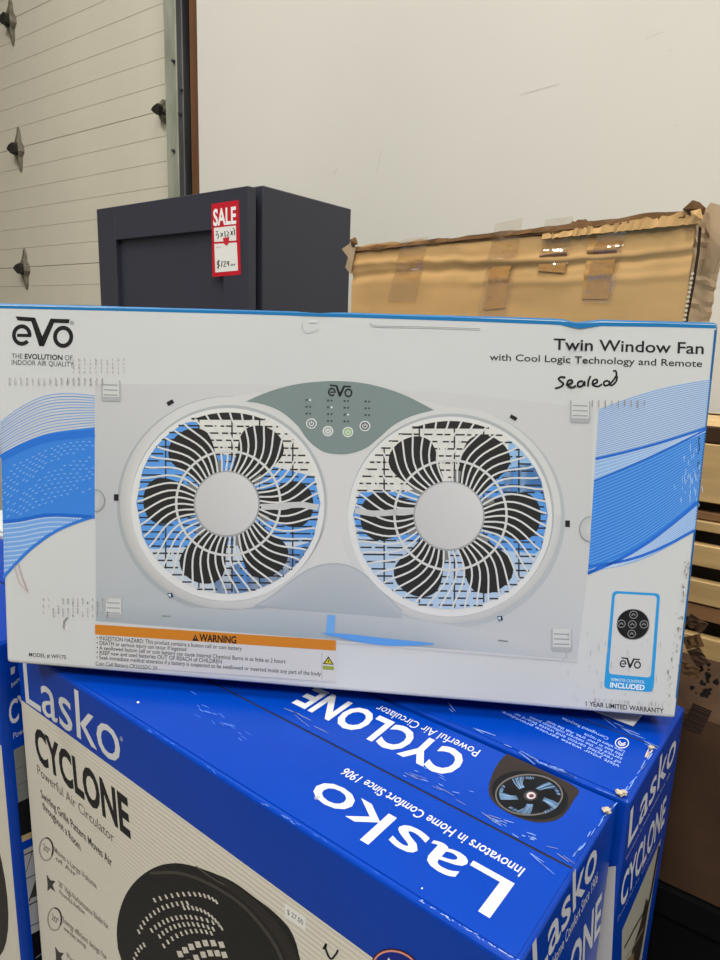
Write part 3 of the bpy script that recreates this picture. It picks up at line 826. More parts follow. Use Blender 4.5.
# white carton glimpsed behind the left blue box
FWc = frame(pC + E2 * (BDEP + .03) + E1 * .62, -E1, E2, UP)
wc = thing('white_carton', 'plain white carton behind the blue box at the left edge', 'carton', FWc @ Matrix.Translation((.25, .1, 0)))
box('body', FWc, (0, .47, 0, .16, 0, 1.145), 'white_card', wc, .004)
box('flap', FWc, (.003, .467, .003, .078, 1.145, 1.148), 'white_card', wc); box('flap', FWc, (.003, .467, .082, .157, 1.145, 1.148), 'white_card', wc)

# ---------------------------------------------------------------- the window fan box
def evo_rot(yaw, lean, roll):
    return Matrix.Rotation(yaw, 3, 'Z') @ Matrix(((1, 0, 0), (0, math.cos(lean), math.sin(lean)), (0, -math.sin(lean), math.cos(lean)))) @ \
        Matrix(((math.cos(roll), 0, math.sin(roll)), (0, 1, 0), (-math.sin(roll), 0, math.cos(roll))))
R3 = evo_rot(-.1008, .0788, -.0045)
EW, EH, ED = .6722, .3666, .18
ec = Vector((-.0273, .6154, 1.3579))
FE = Matrix.Translation(ec) @ R3.to_4x4()
ebox = thing('window_fan_box', 'white twin window fan box with blue edges standing on the blue boxes', 'carton', FE @ Matrix.Translation((0, ED / 2, -EH / 2)))
bm = box_bm(I4, -EW / 2, EW / 2, 0, ED, -EH / 2, EH / 2)
bmesh.ops.subdivide_edges(bm, edges=[e for e in bm.edges if abs(e.verts[0].co.x - e.verts[1].co.x) > .1], cuts=60, use_grid_fill=True)
bm.edges.ensure_lookup_table()
bv = [e for e in bm.edges if len(e.link_faces) == 2 and e.calc_face_angle(0) > 1]
bmesh.ops.bevel(bm, geom=bv, offset=.0042, segments=3, profile=.55, affect='EDGES')
bm.normal_update()
for fc in bm.faces:
    n = fc.normal
    fc.material_index = 1 if (n.z > .2 or n.x > .35 or n.y > .5) else 0
# dents in the upper edge
def evo_x(u): return (FE.inverted() @ Face(ec, R3 @ Vector((1, 0, 0)), R3 @ Vector((0, 0, 1))).at(Face(ec, R3 @ Vector((1, 0, 0)), R3 @ Vector((0, 0, 1))).uv((u, 318)))).x
for v in bm.verts:
    if v.co.z > EH / 2 - .012 and v.co.y < .02:
        for u, a, wd in ((580, .0032, .010), (315, .0012, .012)):
            g = math.exp(-((v.co.x - evo_x(u)) / wd) ** 2); v.co.z -= a * g; v.co.y += a * .4 * g
        v.co.z += .0004 * noise.noise(Vector((v.co.x * 24, v.co.y * 30, 3)))
bm.transform(FE)
link('body', mesh_of(bm, 'body'), ebox, ('white_card', 'cyan_card'))
f_v = Face(FE @ Vector((0, 0, 0)), R3 @ Vector((1, 0, 0)), R3 @ Vector((0, 0, 1)))
INK = 'ink_white'

def evo_logo(P, x0, y0, w, ang, col, layer, h=None):
    """lower-case e, V with long arms, o ; x0,y0: lower left of the e ; w: width in px"""
    s = w / 380.0; sy = s if h is None else h / 188.0
    ca, sa = math.cos(ang), math.sin(ang)
    T = lambda x, y: (x0 + x * s * ca + y * sy * sa, y0 + x * s * sa - y * sy * ca)
    def arc(cx, cy, ro, ri, a0, a1, n=24):
        A = [a0 + (a1 - a0) * i / n for i in range(n + 1)]
        P.strip([T(cx + ro * math.cos(t), cy + ro * 1.1 * math.sin(t)) for t in A], [T(cx + ri * math.cos(t), cy + ri * 1.12 * math.sin(t)) for t in A], col, layer)
    arc(60, 68, 62, 38, 0.0, 5.55); P.poly([T(30, 56), T(120, 56), T(121, 76), T(30, 76)], col, layer)
    arc(322, 62, 64, 39, 0, 2 * math.pi, 32)
    P.poly([T(18, 186), T(142, 180), T(128, 155), T(32, 160)], col, layer)
    P.poly([T(110, 180), T(142, 180), T(193, 55), T(188, 0), T(172, 0)], col, layer)
    P.poly([T(240, 176), T(272, 172), T(202, 0), T(172, 0), T(186, 55)], col, layer)
    P.poly([T(240, 176), T(362, 174), T(356, 148), T(262, 150)], col, layer)

EA = [(-4.5, 305.4), (120, 308.2), (240, 311.2), (360, 314.6), (480, 318.2), (560, 321.2), (580, 323.6), (600, 322.2), (660, 323.2), (716, 325)]
EB = [(-4.5, 308.2), (120, 311), (240, 314), (360, 317.8), (480, 321.8), (560, 325), (580, 328.6), (600, 326.2), (660, 327), (716, 328.4)]
P = Print(f_v); P.strip(EA, EB, (8, 116, 176), 0); P.build('blue_edge_band', ebox, INK)
RE = [(716.4, 330), (707.6, 420), (692.6, 560), (677.4, 698)]
P = Print(f_v); P.strip([(x - 1.9, y) for x, y in RE], [(x - .2, y) for x, y in RE], (16, 96, 156), 0); P.build('blue_edge_band', ebox, INK)
P = Print(f_v); evo_logo(P, 12.2, 345.6, 60, .02, BLK, 1); P.text('®', (70, 325), (74.2, 325.2), (70, 321), (110, 110, 110), 1)
P.build('brand_logo', ebox, INK)
P = Print(f_v)
GR = (70, 70, 72)
P.text('THE', (11.8, 358.2), (22.5, 358.6), (11.8, 353.4), GR, 1); P.text('EVOLUTION', (24.8, 358.8), (62.5, 360.1), (24.8, 353.8), (30, 30, 32), 1, .02); P.text('OF', (65, 360.2), (72.6, 360.5), (65, 355.2), GR, 1)
P.text('INDOOR AIR QUALITY', (11.8, 364.6), (73.8, 366.8), (11.8, 359.8), GR, 1)
P.build('tagline', ebox, INK)
P = Print(f_v)
P.text('Twin Window Fan', (553.5, 349.5), (703.5, 354.0), (553.8, 338.6), (26, 26, 28), 1, .012)
P.text('with Cool Logic Technology and Remote', (489.5, 360.2), (702, 367.0), (489.6, 353.6), (36, 36, 38), 1, .008)
P.build('title_lettering', ebox, INK)
P = Print(f_v)
for pts in ([(565.5, 377.5), (561, 377), (558.5, 379), (561, 381.5), (563.5, 384), (560, 387), (555, 388.5)], [(566, 385), (572, 383), (571.5, 380), (568, 381), (567.5, 385), (572, 387.5), (576, 385.5)],
            [(583, 381), (578.5, 382), (578, 386), (582, 386), (584.5, 381.5), (584.5, 386)], [(590.5, 376), (588.5, 381), (588, 386.5)], [(592, 384.5), (597, 382.5), (596.5, 379.5), (593, 381), (593, 385), (598, 386.5), (602, 384)],
            [(608, 380.5), (604, 382), (604.5, 385.5), (609, 384.5), (613.5, 380), (616.4, 375), (615.6, 371), (613, 371.2)], [(608.5, 380.5), (611, 385.5), (616, 381.5), (617.2, 376)]):
    P.stroke(spline(pts, 5), 1.9, (18, 18, 20), 1)
P.build('marker_scrawl', ebox, INK)

# blue waves, left
WB = (58, 132, 222); DB = (30, 104, 206); LBW = (140, 182, 236)
P = Print(f_v)
top = lambda x: spline_y([(-6, 459), (0, 455), (20, 444), (50, 433), (95, 427)], x)
def spline_y(pts, x):
    pts = spline(pts, 8)
    for a, b in zip(pts, pts[1:]):
        if x <= b[0]: return a[1] + (b[1] - a[1]) * (x - a[0]) / (b[0] - a[0])
    return pts[-1][1]
X = [0.6 + 94.2 * i / 30 for i in range(31)]
def xl(y): return -5.5 + .0334 * (y - 303)
U0 = [(0.6 if False else max(x, 1.2), top(x)) for x in X]
LO = [(-1, 580), (4.5, 577), (15, 566), (30, 551), (50, 536), (70, 526), (95, 517.5)]
D0 = [(max(x, 4.2), spline_y(LO, x)) for x in X]
P.strip(U0, D0, WB, 0)
MID = [(0, 522), (20, 520), (50, 515), (95, 517)]
P.strip([(max(x, 3.4), spline_y(MID, x)) for x in X], D0, (118, 168, 230), 1)
P.stroke([(max(x, 3.4), spline_y(MID, x)) for x in X], 3.5, DB, 3)
P.stroke([(max(x, 1.6), top(x) + 4 + .02 * x) for x in X], 7.5, (40, 116, 214), 1)
P.stroke([(max(x, 4.4), spline_y(LO, x) - 1.4) for x in X], 3, (48, 122, 216), 3)
for k in range(13):                                       # thin rising lines above
    P.stroke([(max(x, .6), top(x) - 2.2 - k * (2.3 + .9 * math.sin((x + 10) / 40)) * (1 - .12 * x / 95)) for x in X], .8, (92, 150, 226) if k % 2 else (128, 172, 230), 1)
for k in range(15):                                       # pale dashes inside
    for i in range(0, 30):
        if (i + k) % 2 == 0 and random.random() < .9:
            f = lambda x: top(x) + 16 + k * 4.3 * (.72 + .3 * (1 - x / 95)) + 3 * math.sin(x / 16 + k * .25)
            x = X[i]; x2 = min(x + 2.5, 94.5)
            if f(x) < spline_y(MID, x) - 3 and abs(math.sin(k * .33 + x / 40)) > .3:
                P.stroke([(max(x, 2.4), f(x)), (max(x2, 3), f(x2))], .9, (134, 182, 238), 2)
for k in range(11):
    for i in range(29):
        x = X[i]; a = spline_y(MID, x) + 3; b = spline_y(LO, x) - 3; y = a + k * 4.6
        if y < b: P.stroke([(max(x, 4.2), y), (max(x + 2.2, 4.8), y - 1.2)], 1.0, (206, 222, 242), 2)
P.build('wave_graphic', ebox, INK)
# blue waves, right
P = Print(f_v)
def rx(y): return 706.6 - .1065 * (y - 420)                # right-hand limit
def lx(y): return 598.5 - .0655 * (y - 412)
def R(t, ya, yb, bow=0):                                   # a point on a line across the patch
    y = ya + (yb - ya) * t + bow * math.sin(math.pi * t); return (lx(y) + (rx(y) - lx(y)) * t, y)
T20 = [i / 20 for i in range(21)]
P.strip([R(t, 409, 379, -4) for t in T20], [R(t, 459, 428, 2) for t in T20], (188, 206, 228), 0)
for k in range(24):
    P.stroke([R(t, 410 + k * 2.05, 380 + k * 2.0, -4 + .25 * k) for t in T20], .75, (120, 164, 214), 1)
P.strip([R(t, 459, 428, 2) for t in T20], [R(t, 481, 430, 2) for t in T20], (150, 188, 232), 0)
P.strip([R(t, 481, 430, 2) for t in T20], [R(t, 570, 502, 9) for t in T20], (54, 132, 224), 0)
P.strip([R(t, 570, 502, 9) for t in T20], [R(t, 571, 531, 9) for t in T20], (128, 176, 232), 0)
for k in range(5): P.stroke([R(t, 461 + k * 4, 430 + k * .4, 2) for t in T20], .7, (196, 216, 240), 2)
for k in range(26):
    P.stroke([R(t, 483 + k * 3.3, 432 + k * 2.6, 3 + .24 * k) for t in T20], .75, (112, 170, 236), 1)
for k in range(10): P.stroke([R(t, 570.6, 504 + k * 2.7, 9) for t in T20], .7, (196, 216, 240), 1)
P.stroke([R(t, 459, 428, 2) for t in T20], 2.6, (34, 110, 212), 3); P.stroke([R(t, 481, 430, 2) for t in T20], 1.8, (34, 110, 212), 3)
P.stroke([R(t, 573, 502, 9) for t in T20], 3.2, (36, 110, 214), 3); P.stroke([R(t, 566, 530, 8) for t in T20], 2.6, (36, 110, 214), 3)
P.stroke([(588, 574), (594, 570), (600, 566)], 2, (36, 110, 214), 3)
scuffs(P, (690, 450), (692, 500), 40, 5, 2, 8, .8, (176, 208, 240), 5, ang=1.6); scuffs(P, (700, 430), (697, 480), 14, .7, 2, 6, .9, (52, 66, 84), 5, ang=1.65)
P.build('wave_graphic', ebox, INK)

# the printed fan
P = Print(f_v)
P.raw([f_v.uv(p) for p in ((95, 384), (250, 384), (440, 392), (594, 408), (588, 572), (577, 660), (96, 622))], [[0, 1, 2, 3, 4, 5, 6]], [(198, 199, 199), (205, 206, 205), (205, 206, 205), (203, 204, 203), (200, 202, 202), (196, 198, 202), (178, 184, 188)], 0)
def blend(P, x0, x1, ya, yb, yc, ca, cb, layer, n=24):
    A = [(x0 + (x1 - x0) * i / n) for i in range(n + 1)]
    P.strip([(x, ya(x)) for x in A], [(x, yb(x)) for x in A], ca, layer, cb)
blend(P, 96, 300, lambda x: 600 + .085 * (x - 96) , lambda x: 622 + .079 * (x - 96), None, (176, 184, 189), (160, 172, 178), 1)
# casing outline: two lobes
cl, cr = (230, 503), (450, 515)
P.ell(cl[0] - 1, cl[1] + 2, 112, 109, (168, 175, 178), 2, 64); P.ell(cr[0] + 3, cr[1] + 3, 112, 110, (182, 188, 191), 2, 64)
P.poly([(229, 397), (262, 393), (335, 378), (420, 400), (450, 408), (450, 600), (402, 608), (372, 581), (340, 564), (306, 571), (262, 602), (229, 600)], (210, 211, 209), 3)
P.ell(cl[0], cl[1], 110, 106.5, (210, 211, 209), 3, 64); P.ell(cr[0], cr[1], 111, 108, (210, 211, 209), 3, 64)
def shaded_ring(cx, cy, rx_, ry_, w, a_dark, amount):
    n = 64; A = [2 * math.pi * i / n for i in range(n + 1)]
    outer = [f_v.uv(el(cx, cy, rx_, ry_, t)) for t in A]; inner = [f_v.uv(el(cx, cy, rx_ - w, ry_ - w, t)) for t in A]
    cols = [tuple(int(c - amount * max(0.0, math.cos((t - a_dark) / 1.15) if abs((t - a_dark + math.pi) % (2 * math.pi) - math.pi) < 1.8 else 0)) for c in (210, 211, 209)) for t in A]
    P.raw(outer + inner, [[i, i + 1, n + 2 + i, n + 1 + i] for i in range(n)], cols + [(210, 211, 209)] * (n + 1), 4)
shaded_ring(cl[0], cl[1], 110, 106.5, 12, 2.4, 26); shaded_ring(cr[0], cr[1], 111, 108, 10, 1.2, 18)
# notch under the two lobes
nt_ = spline([(255, 606), (272, 596), (290, 582), (306, 571), (322, 565), (340, 564), (356, 569), (372, 581), (388, 597), (402, 611)], 5)
P.strip(nt_, [(x, 606 + .085 * (x - 255)) for x, y in nt_], (186, 191, 195), 5, (166, 175, 180))
P.stroke(nt_, 1.6, (172, 178, 182), 6)
A_ = [(96, 600), (200, 608), (300, 610), (420, 620), (480, 630), (560, 636)]; B_ = [(96, 622), (200, 630), (300, 637.5), (420, 647), (480, 652), (577, 659)]
P.raw([f_v.uv(p) for p in A_ + B_], [[i, i + 1, 7 + i, 6 + i] for i in range(5)], [(180, 186, 189), (182, 188, 191), (182, 188, 191), (190, 195, 197), (196, 199, 200), (197, 199, 201), (166, 175, 180), (160, 171, 177), (158, 170, 176), (164, 174, 180), (186, 191, 194), (196, 199, 201)], 4)
P.poly([(96, 621), (577, 659.5), (577, 662), (96, 624)], (204, 204, 204), 5)
# control panel
cp = spline([(246, 401.5), (268, 392), (298, 384), (334, 381), (368, 384), (402, 394), (434, 410)], 6) + spline([(434, 410), (412, 416), (394, 425), (380, 437), (366, 448), (350, 453.5), (336, 454), (322, 451), (308, 440), (297, 425), (280, 411), (262, 404), (246, 401.5)], 5)[1:-1]
P.poly(cp, (126, 142, 140), 6)
P.build('fan_casing_picture', ebox, INK)
P = Print(f_v, .0012)
evo_logo(P, 328, 396.2, 24, .03, (26, 28, 28), 1)
for (x, y), c in zip(((311.5, 423.5), (328, 431), (348, 432), (365, 426)), ((120, 132, 130), (170, 178, 176), (150, 186, 130), (96, 104, 104))):
    P.ell(x, y, 5.4, 5.2, (226, 228, 226), 1, 24); P.ell(x, y, 4.3, 4.1, c, 2, 20); P.ring(x, y, 2.6, 2.5, .8, (240, 240, 238), 3, 16, -.9, 4.0); P.stroke([(x, y - 2.6), (x, y)], .8, (240, 240, 238), 3)
for i, x in enumerate((308, 329.5, 346, 367)):
    for j in range(4 if i in (1, 2) else 3):
        y = 400 + 6.8 * j + .5 * i
        P.ell(x + 2.2, y, 1.0, 1.0, (230, 232, 230) if (i * 3 + j * 2) % 5 == 0 else (60, 68, 68), 1, 10); P.poly([(x - 2.4, y - 1), (x - .2, y - 1), (x - .2, y + .9), (x - 2.4, y + .9)], (66, 76, 76), 1)
P.build('control_panel_picture', ebox, INK)

def printed_grille(name, cx, cy, rx_, ry_, hub, inner, angs, hb, mirror, bands):
    P = Print(f_v, .0012)
    P.ell(cx + .5, cy - .5, rx_ + 5.5, ry_ + 5.5, (176, 181, 182), 0, 64); P.ell(cx - .5, cy + 1.5, rx_ + 4.5, ry_ + 4.5, (222, 223, 221), 1, 64)
    P.ell(cx, cy, rx_, ry_, (222, 222, 214), 2, 64)
    inside = lambda x, y: ((x - cx) / rx_) ** 2 + ((y - cy) / ry_) ** 2 < .97
    def xspan(y):
        k = 1 - ((y - cy) / ry_) ** 2
        return None if k <= .01 else rx_ * .985 * math.sqrt(k)
    def band(f0, f1, col, layer):
        n = 30; A, B = [], []
        for i in range(n + 1):
            x = cx - rx_ + 2 * rx_ * i / n
            k = max(0.0, 1 - ((x - cx) / rx_) ** 2); lim = ry_ * .985 * math.sqrt(k)
            ya = min(max(f0(x), cy - lim), cy + lim); yb = min(max(f1(x), cy - lim), cy + lim)
            A.append((x, ya)); B.append((x, yb))
        P.strip(A, B, col, layer)
    for f0, f1, col in bands: band(f0, f1, col, 3)
    band(lambda x: cy - ry_, lambda x: cy - ry_ * .905, (44, 44, 43), 4)
    # dark window grid
    for k in range(26):
        y = cy - ry_ + 8 + k * 7.1; w = xspan(y)
        if not w: continue
        x = cx - w
        while x < cx + w:
            x2 = min(x + random.uniform(9, 22), cx + w)
            P.stroke([(x, y + .012 * (x - cx)), (x2, y + .012 * (x2 - cx))], 1.6, (50, 52, 52), 4); x = x2 + random.uniform(2, 7)
    for dx in (-.68, -.32, .04, .34, .7):
        x = cx + dx * rx_; k = ry_ * .97 * math.sqrt(1 - dx * dx); P.stroke([(x, cy - k), (x, cy + k)], 1.5, (56, 58, 58), 4)
    # blades
    for a in angs:
        t = math.radians(a); sg = -1 if mirror else 1
        out = []
        for (r, d) in ((.33, -.44), (.44, -.41), (.56, -.38), (.70, -.38), (.82, -.32), (.90, -.17), (.925, .03), (.90, .22), (.82, .36), (.70, .42), (.56, .43), (.44, .46), (.33, .48)):
            tt = t + sg * d * .88; out.append((cx + rx_ * r * math.cos(tt), cy + ry_ * r * math.sin(tt)))
        P.poly(spline(out, 3), (40, 40, 39), 5)
        P.strip([(cx + rx_ * .36 * math.cos(t + sg * (.30 + .05 * i)), cy + ry_ * .36 * math.sin(t + sg * (.30 + .05 * i))) for i in range(4)], [(cx + rx_ * .47 * math.cos(t + sg * (.32 + .05 * i)), cy + ry_ * .47 * math.sin(t + sg * (.32 + .05 * i))) for i in range(4)], (120, 122, 120), 6)
    # curved spokes
    for k in range(48):
        t0 = 2 * math.pi * k / 48; pts = []
        sg = -1 if mirror else 1
        for j in range(11):
            u = j / 10; r = .345 + (.985 - .345) * u
            tw = sg * .12 * math.sin(2 * math.pi * u * .62 + .5)
            pts.append((cx + rx_ * r * math.cos(t0 + tw), cy + ry_ * r * math.sin(t0 + tw)))
        P.stroke(pts, 1.8, (216, 217, 214), 7)
    P.ring(cx, cy, inner + 1.2, inner * ry_ / rx_ + 1.2, 2.4, (210, 211, 208), 8, 60)
    if hb is not None:                                     # the broad cable rib
        t0 = math.radians(hb); P.stroke([(cx + rx_ * r * math.cos(t0 + .05 * math.sin(r * 6)), cy + ry_ * r * math.sin(t0 + .05 * math.sin(r * 6))) for r in (.36, .5, .65, .8, .98)], 6, (196, 198, 197), 8)
    P.ell(cx - 1.5, cy + .8, hub + 1.6, hub * ry_ / rx_ + 1.6, (160, 163, 164), 8, 48)
    n = 48; pts = [el(cx - 1.5, cy + .5, hub, hub * ry_ / rx_, 2 * math.pi * i / n) for i in range(n)]
    P.poly(pts, [tuple(int(204 + 8 * math.sin(2 * math.pi * i / n + 2.2) + k) for k in (0, 0, -1)) for i in range(n)], 9)
    return P.build(name, ebox, INK)
BLU = (92, 156, 228)
printed_grille('fan_grille_picture', 228.5, 503, 92, 92, 31.5, 52, (-126, -61, 0, 54, 112, 181), 4, False,
    [(lambda x: 447 + (8 if x > 200 else -20) + .25 * (x - 228) * (1 if x > 228 else .6), lambda x: 545 - .05 * (x - 228), BLU), (lambda x: 545 - .05 * (x - 228), lambda x: 600, (196, 208, 220)), (lambda x: 575 - 1.0 * (x - 200) * (x > 200) * .3, lambda x: 700 if x > 212 else 575, BLU)])
printed_grille('fan_grille_picture', 450.5, 515, 97.5, 95.5, 34, 56, (-122, -58, 2, 57, 119, 180), 184, True,
    [(lambda x: 492 - .22 * (x - 400) * (x > 420), lambda x: 545 + .1 * (x - 450), BLU), (lambda x: 545 + .1 * (x - 450), lambda x: 640, (176, 200, 226)), (lambda x: 440 if x > 505 else 492, lambda x: 492, (150, 190, 230))])

# clips, holes and small dark dots of the printed fan
for (x, y, s_) in ((111, 390.5, 1), (580, 411.5, 1.05), (113.5, 608, .95), (561.5, 640, 1.1)):
    P = Print(f_v, .0012); w, h = 9.5 * s_, 10.5 * s_
    P.poly([(x - w, y - h), (x + w, y - h + .6), (x + w * 1.05, y + h * .8), (x + w * .9, y + h + .4), (x - w * .9, y + h), (x - w * 1.02, y + h * .8)], (172, 176, 178), 1)
    P.poly([(x - w + 1.6, y - h), (x + w - 1.2, y - h + .6), (x + w - 1.2, y + h * .62), (x - w + 1.6, y + h * .58)], (206, 208, 207), 2)
    for k in range(3): P.stroke([(x - w + 2.6, y - h * .55 + k * 5), (x + w - 2.6, y - h * .5 + k * 5)], 1.1, (150, 153, 155), 3)
    P.build('clip_picture', ebox, INK)
def one_poly(name, shapes):
    P = Print(f_v, .0012)
    for pts, c, l in shapes: P.poly(pts, c, l)
    P.build(name, ebox, INK)
for (x, y) in ((170.5, 402.5), (513.5, 417.5)): one_poly('screw_hole_picture', [([(x - 4, y), (x + 1.8, y - 3.2), (x + 4, y), (x - 2, y + 3.4)] if x < 300 else [(x - 2.4, y - 3.4), (x + 4, y + .4), (x + 2, y + 3.4), (x - 4, y)], (34, 34, 35), 1)])
for (x, y) in ((116.5, 497.3), (567.5, 523.5)): one_poly('screw_hole_picture', [([(x - 2.3, y - 3.2), (x + 2.3, y - 3.1), (x + 2.2, y + 3.4), (x - 2.4, y + 3.2)], (34, 34, 35), 1)])
for (x, y) in ((170.5, 595.5), (500, 618.5)): one_poly('screw_hole_picture', [([(x - 3, y - 2.4), (x + 2, y - 2.8), (x + 3, y + 1.4), (x - 1, y + 2.6)], (36, 60, 90), 1), ([(x - 2.4, y - 1.2), (x + .4, y - 2), (x + .6, y + 2)], (214, 226, 236), 2)])
P = Print(f_v, .0012); P.ring(95.2, 500.5, 10.2, 11.5, 10.2, (176, 180, 182), 1, 18, -math.pi / 2, math.pi / 2, (198, 200, 200)); P.ring(95.2, 500.5, 10.2, 11.5, 1, (146, 150, 152), 2, 18, -math.pi / 2, math.pi / 2)
P.build('round_hole_picture', ebox, INK)
P = Print(f_v, .0012); P.ring(590.5, 529, 11.5, 13, 11.5, (186, 190, 191), 1, 18, math.pi / 2, math.pi * 1.5, (204, 206, 205)); P.ring(590.5, 529, 11.5, 13, 1, (146, 150, 152), 2, 18, math.pi / 2, math.pi * 1.5)
P.build('round_hole_picture', ebox, INK)
one_poly('slot_picture', [([(162, 615), (171, 615.6), (171, 617), (162, 616.6)], (140, 154, 146), 1)]); one_poly('slot_picture', [([(498, 639.5), (508, 640.6), (508, 641.8), (498, 640.8)], (120, 126, 124), 1)])
one_poly('blue_ribbon_picture', [([(327.5, 614.5), (335.5, 615), (334, 636), (326, 635)], (112, 168, 228), 5)])

# warning label
P = Print(f_v, .0016)
P.poly([(95.4, 623.8), (336, 639.6), (336, 682), (95.4, 664.5)], (208, 207, 204), 1)
P.poly([(95.4, 624.2), (336, 640.0), (335.8, 650.4), (95.4, 634.2)], (206, 128, 34), 2)
P.text('WARNING', (199.5, 640.7), (236.5, 643.2), (199.6, 633.8), (26, 24, 20), 3, .03)
P.poly([(192.5, 640.4), (198.8, 640.8), (195.6, 634)], (26, 24, 20), 3); P.stroke([(195.6, 636.4), (195.6, 638.6)], .8, (206, 128, 34), 4)
TX = (36, 36, 38)
for k, (a, x1) in enumerate((('• INGESTION HAZARD: This product contains a button cell or coin battery', 242), ('• DEATH or serious injury can occur if ingested', 186.5), ('• A swallowed button cell or coin battery can cause Internal Chemical Burns in as little as 2 hours', 285.5),
                             ('• KEEP new and used batteries OUT OF REACH of CHILDREN', 222), ('• Seek immediate medical attention if a battery is suspected to be swallowed or inserted inside any part of the body', 321))):
    y = 639.4 + 4.85 * k
    P.text(a, (97, y), (x1, y + (x1 - 97) * .0745), (97, y - 3.9), TX, 3, .004)
P.text('Coin Cell Battery CR2025DC 3V', (96, 664.8), (158, 669.4), (96, 661.2), (60, 60, 62), 3)
P.poly([(328.5, 656), (323, 663.6), (334, 664.4)], (28, 28, 26), 3); P.poly([(328.5, 657.8), (324.8, 662.9), (332.4, 663.5)], (206, 190, 40), 4); P.stroke([(328.6, 659.4), (328.6, 662)], .8, (28, 28, 26), 5)
P.poly([(323, 665.4), (334, 666.2), (334, 669.8), (323, 669)], (150, 164, 60), 3)
P.stroke([(322, 652.5), (322, 679.5)], .4, (140, 140, 140), 3)
P.build('warning_label', ebox, INK)
P = Print(f_v, .0016)
P.poly(spline([(320, 632.5), (345, 633.5), (390, 638.5), (434, 643), (420, 645), (390, 645.5), (360, 642), (320, 632.5)], 4)[:-1], (92, 156, 226), 3)
P.build('blue_swoosh', ebox, INK)
P = Print(f_v); P.text('MODEL # WF175', (29, 656.2), (66.2, 659.0), (29, 652.6), (50, 50, 50), 1, .01)
P.build('small_lettering', ebox, INK)
P = Print(f_v); P.text('1 YEAR LIMITED WARRANTY', (585.8, 705.8), (663.6, 713.2), (585.8, 701.2), (40, 40, 42), 1, .016)
P.build('small_lettering', ebox, INK)
# remote control panel
def rrect(q, r, n=5):
    """rounded quad from four px corners (tl, tr, br, bl)"""
    out = []
    for i in range(4):
        c, a, b = q[i], q[i - 1], q[(i + 1) % 4]
        da = math.hypot(a[0] - c[0], a[1] - c[1]); db = math.hypot(b[0] - c[0], b[1] - c[1])
        p, s2 = lerp(c, a, r / da), lerp(c, b, r / db)
        for k in range(n + 1):
            t = k / n; out.append(((1 - t) ** 2 * p[0] + 2 * t * (1 - t) * c[0] + t * t * s2[0], (1 - t) ** 2 * p[1] + 2 * t * (1 - t) * c[1] + t * t * s2[1]))
    return out
P = Print(f_v)
P.poly(rrect([(612.5, 590.8), (660.2, 593.4), (653.2, 692.2), (603.8, 688.4)], 5), (40, 156, 222), 1)
P.poly(rrect([(615, 593.4), (657, 595.8), (650.6, 677.6), (608.6, 673.8)], 4), (208, 209, 209), 2)
P.ring(633, 624.4, 16.6, 15.6, .8, (150, 150, 150), 3, 40); P.ell(632.8, 624.2, 16, 15, (22, 22, 24), 4, 40)
for x, y in ((633.4, 614.6), (621.2, 623.6), (632.2, 624.2), (643.8, 624.2), (631.6, 633.6)):
    P.ring(x, y, 4.2, 4.0, .7, (150, 150, 150), 5, 20); P.stroke([(x - 1.8, y + .8), (x, y - 1), (x + 1.8, y + .8)], .8, (170, 170, 170), 5)
evo_logo(P, 619.4, 667.2, 21, .06, (30, 30, 32), 3)
P.text('REMOTE CONTROL', (611, 680.6), (644.6, 683.4), (611.2, 677.8), (214, 232, 244), 3, .01)
P.text('INCLUDED', (610, 687), (644.4, 690), (610.4, 682.2), (238, 244, 248), 3, .03)
P.build('remote_picture', ebox, INK)
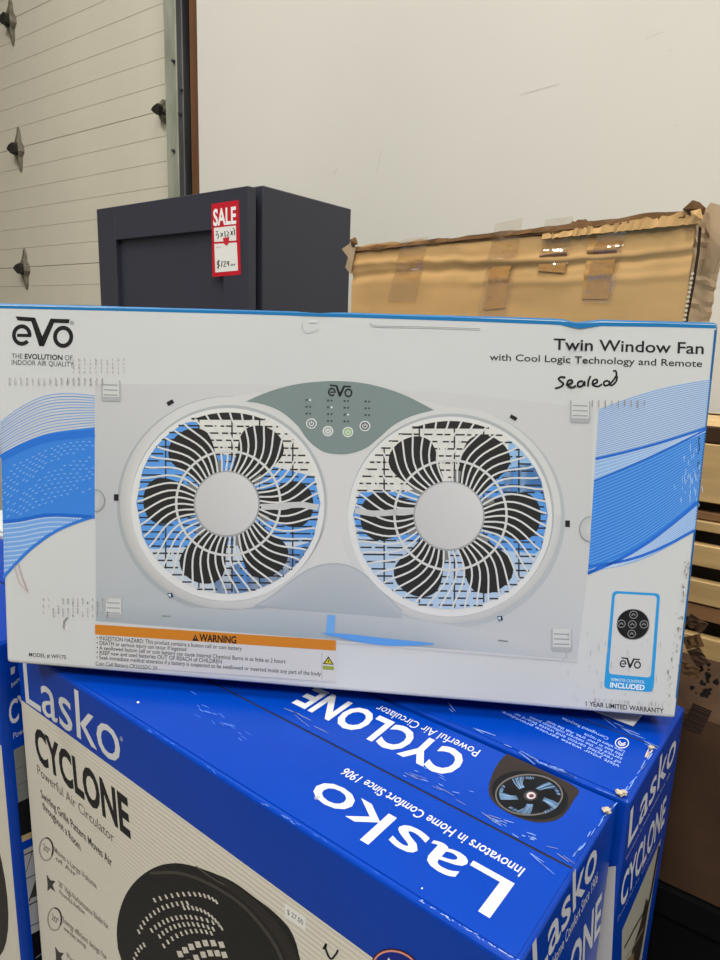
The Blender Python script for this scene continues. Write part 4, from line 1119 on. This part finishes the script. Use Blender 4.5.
# scuffs: rows of dark rub marks
P = Print(f_v, .0022)
for k in range(17):
    x = 10 + k * 5.8; d = min(1, .25 + k / 14)
    g = int(200 - 62 * d * random.uniform(.5, 1))
    for j in range(3): P.stroke([(x + random.uniform(-.5, .5), 377 + j * 2.6 + .012 * x), (x + random.uniform(-.5, .5), 379.4 + j * 2.4 + .012 * x)], random.uniform(.5, 1.5), (g, g - 3, g - 8), 9)
for k in range(10):
    x = 74 + k * 5.6
    for j in range(4): P.stroke([(x, 359 + j * 4 + random.uniform(-1, 1)), (x + random.uniform(-.4, .4), 361 + j * 4)], random.uniform(.4, 1.0), (164, 160, 154), 9)
for k in range(14):
    x = 44 + k * 4.9
    for j in range(6):
        if random.random() < .7: P.stroke([(x, 598 + j * 3.2), (x + random.uniform(-.3, .3), 600.4 + j * 3.2)], random.uniform(.3, .9), random.choice([(150, 146, 142), (176, 160, 156), (120, 116, 112)]), 9)
for k in range(9):
    x = 592 + k * 6.5
    P.stroke([(x, 400 + .05 * k), (x, 405 + random.uniform(0, 3))], random.uniform(.5, 1.3), (158, 152, 146), 9)
for k in range(60):
    t = random.random(); x, y = lerp((690, 560), (668, 706), t); x += random.gauss(0, 2.2) - 2
    P.stroke([(x, y), (x - .3, y + random.uniform(1, 4))], random.uniform(.3, 1.0), random.choice([(150, 142, 140), (176, 168, 166), (120, 112, 110)]), 9)
for k in range(34):
    x = random.uniform(560, 664); y = 630 + random.uniform(0, 70) + .05 * (x - 560)
    P.stroke([(x, y), (x + random.uniform(-.4, .4), y + random.uniform(2, 7))], random.uniform(.3, .8), (186, 184, 184), 9)
for k in range(24):
    x = 592 + random.uniform(0, 70); P.stroke([(x, 697 + .08 * (x - 592)), (x, 699.5 + .08 * (x - 592) + random.uniform(0, 3))], random.uniform(.3, .7), (172, 170, 170), 9)
P.stroke(spline([(19, 563), (22, 575), (28, 590)], 5), .9, (188, 158, 150), 9); P.stroke(spline([(15, 565), (20, 582), (29, 592)], 5), .6, (190, 164, 158), 9)
P.stroke([(68, 617), (64.5, 621), (64.5, 628)], 1.2, (130, 128, 124), 9); P.stroke([(66, 626), (69, 631)], 1.4, (228, 228, 224), 9)
P.stroke(spline([(371, 323), (376, 326), (420, 327), (480, 329)], 5), .8, (150, 150, 150), 9); P.poly([(309, 321), (318, 321), (316.5, 322), (309.5, 322)], (222, 222, 220), 9); P.stroke([(302, 329), (306, 332), (314, 331), (319, 328)], .6, (186, 186, 184), 9); P.stroke([(303, 322), (302, 329)], .5, (188, 188, 186), 9)
P.build('scuff', ebox, INK)['kind'] = 'stuff'
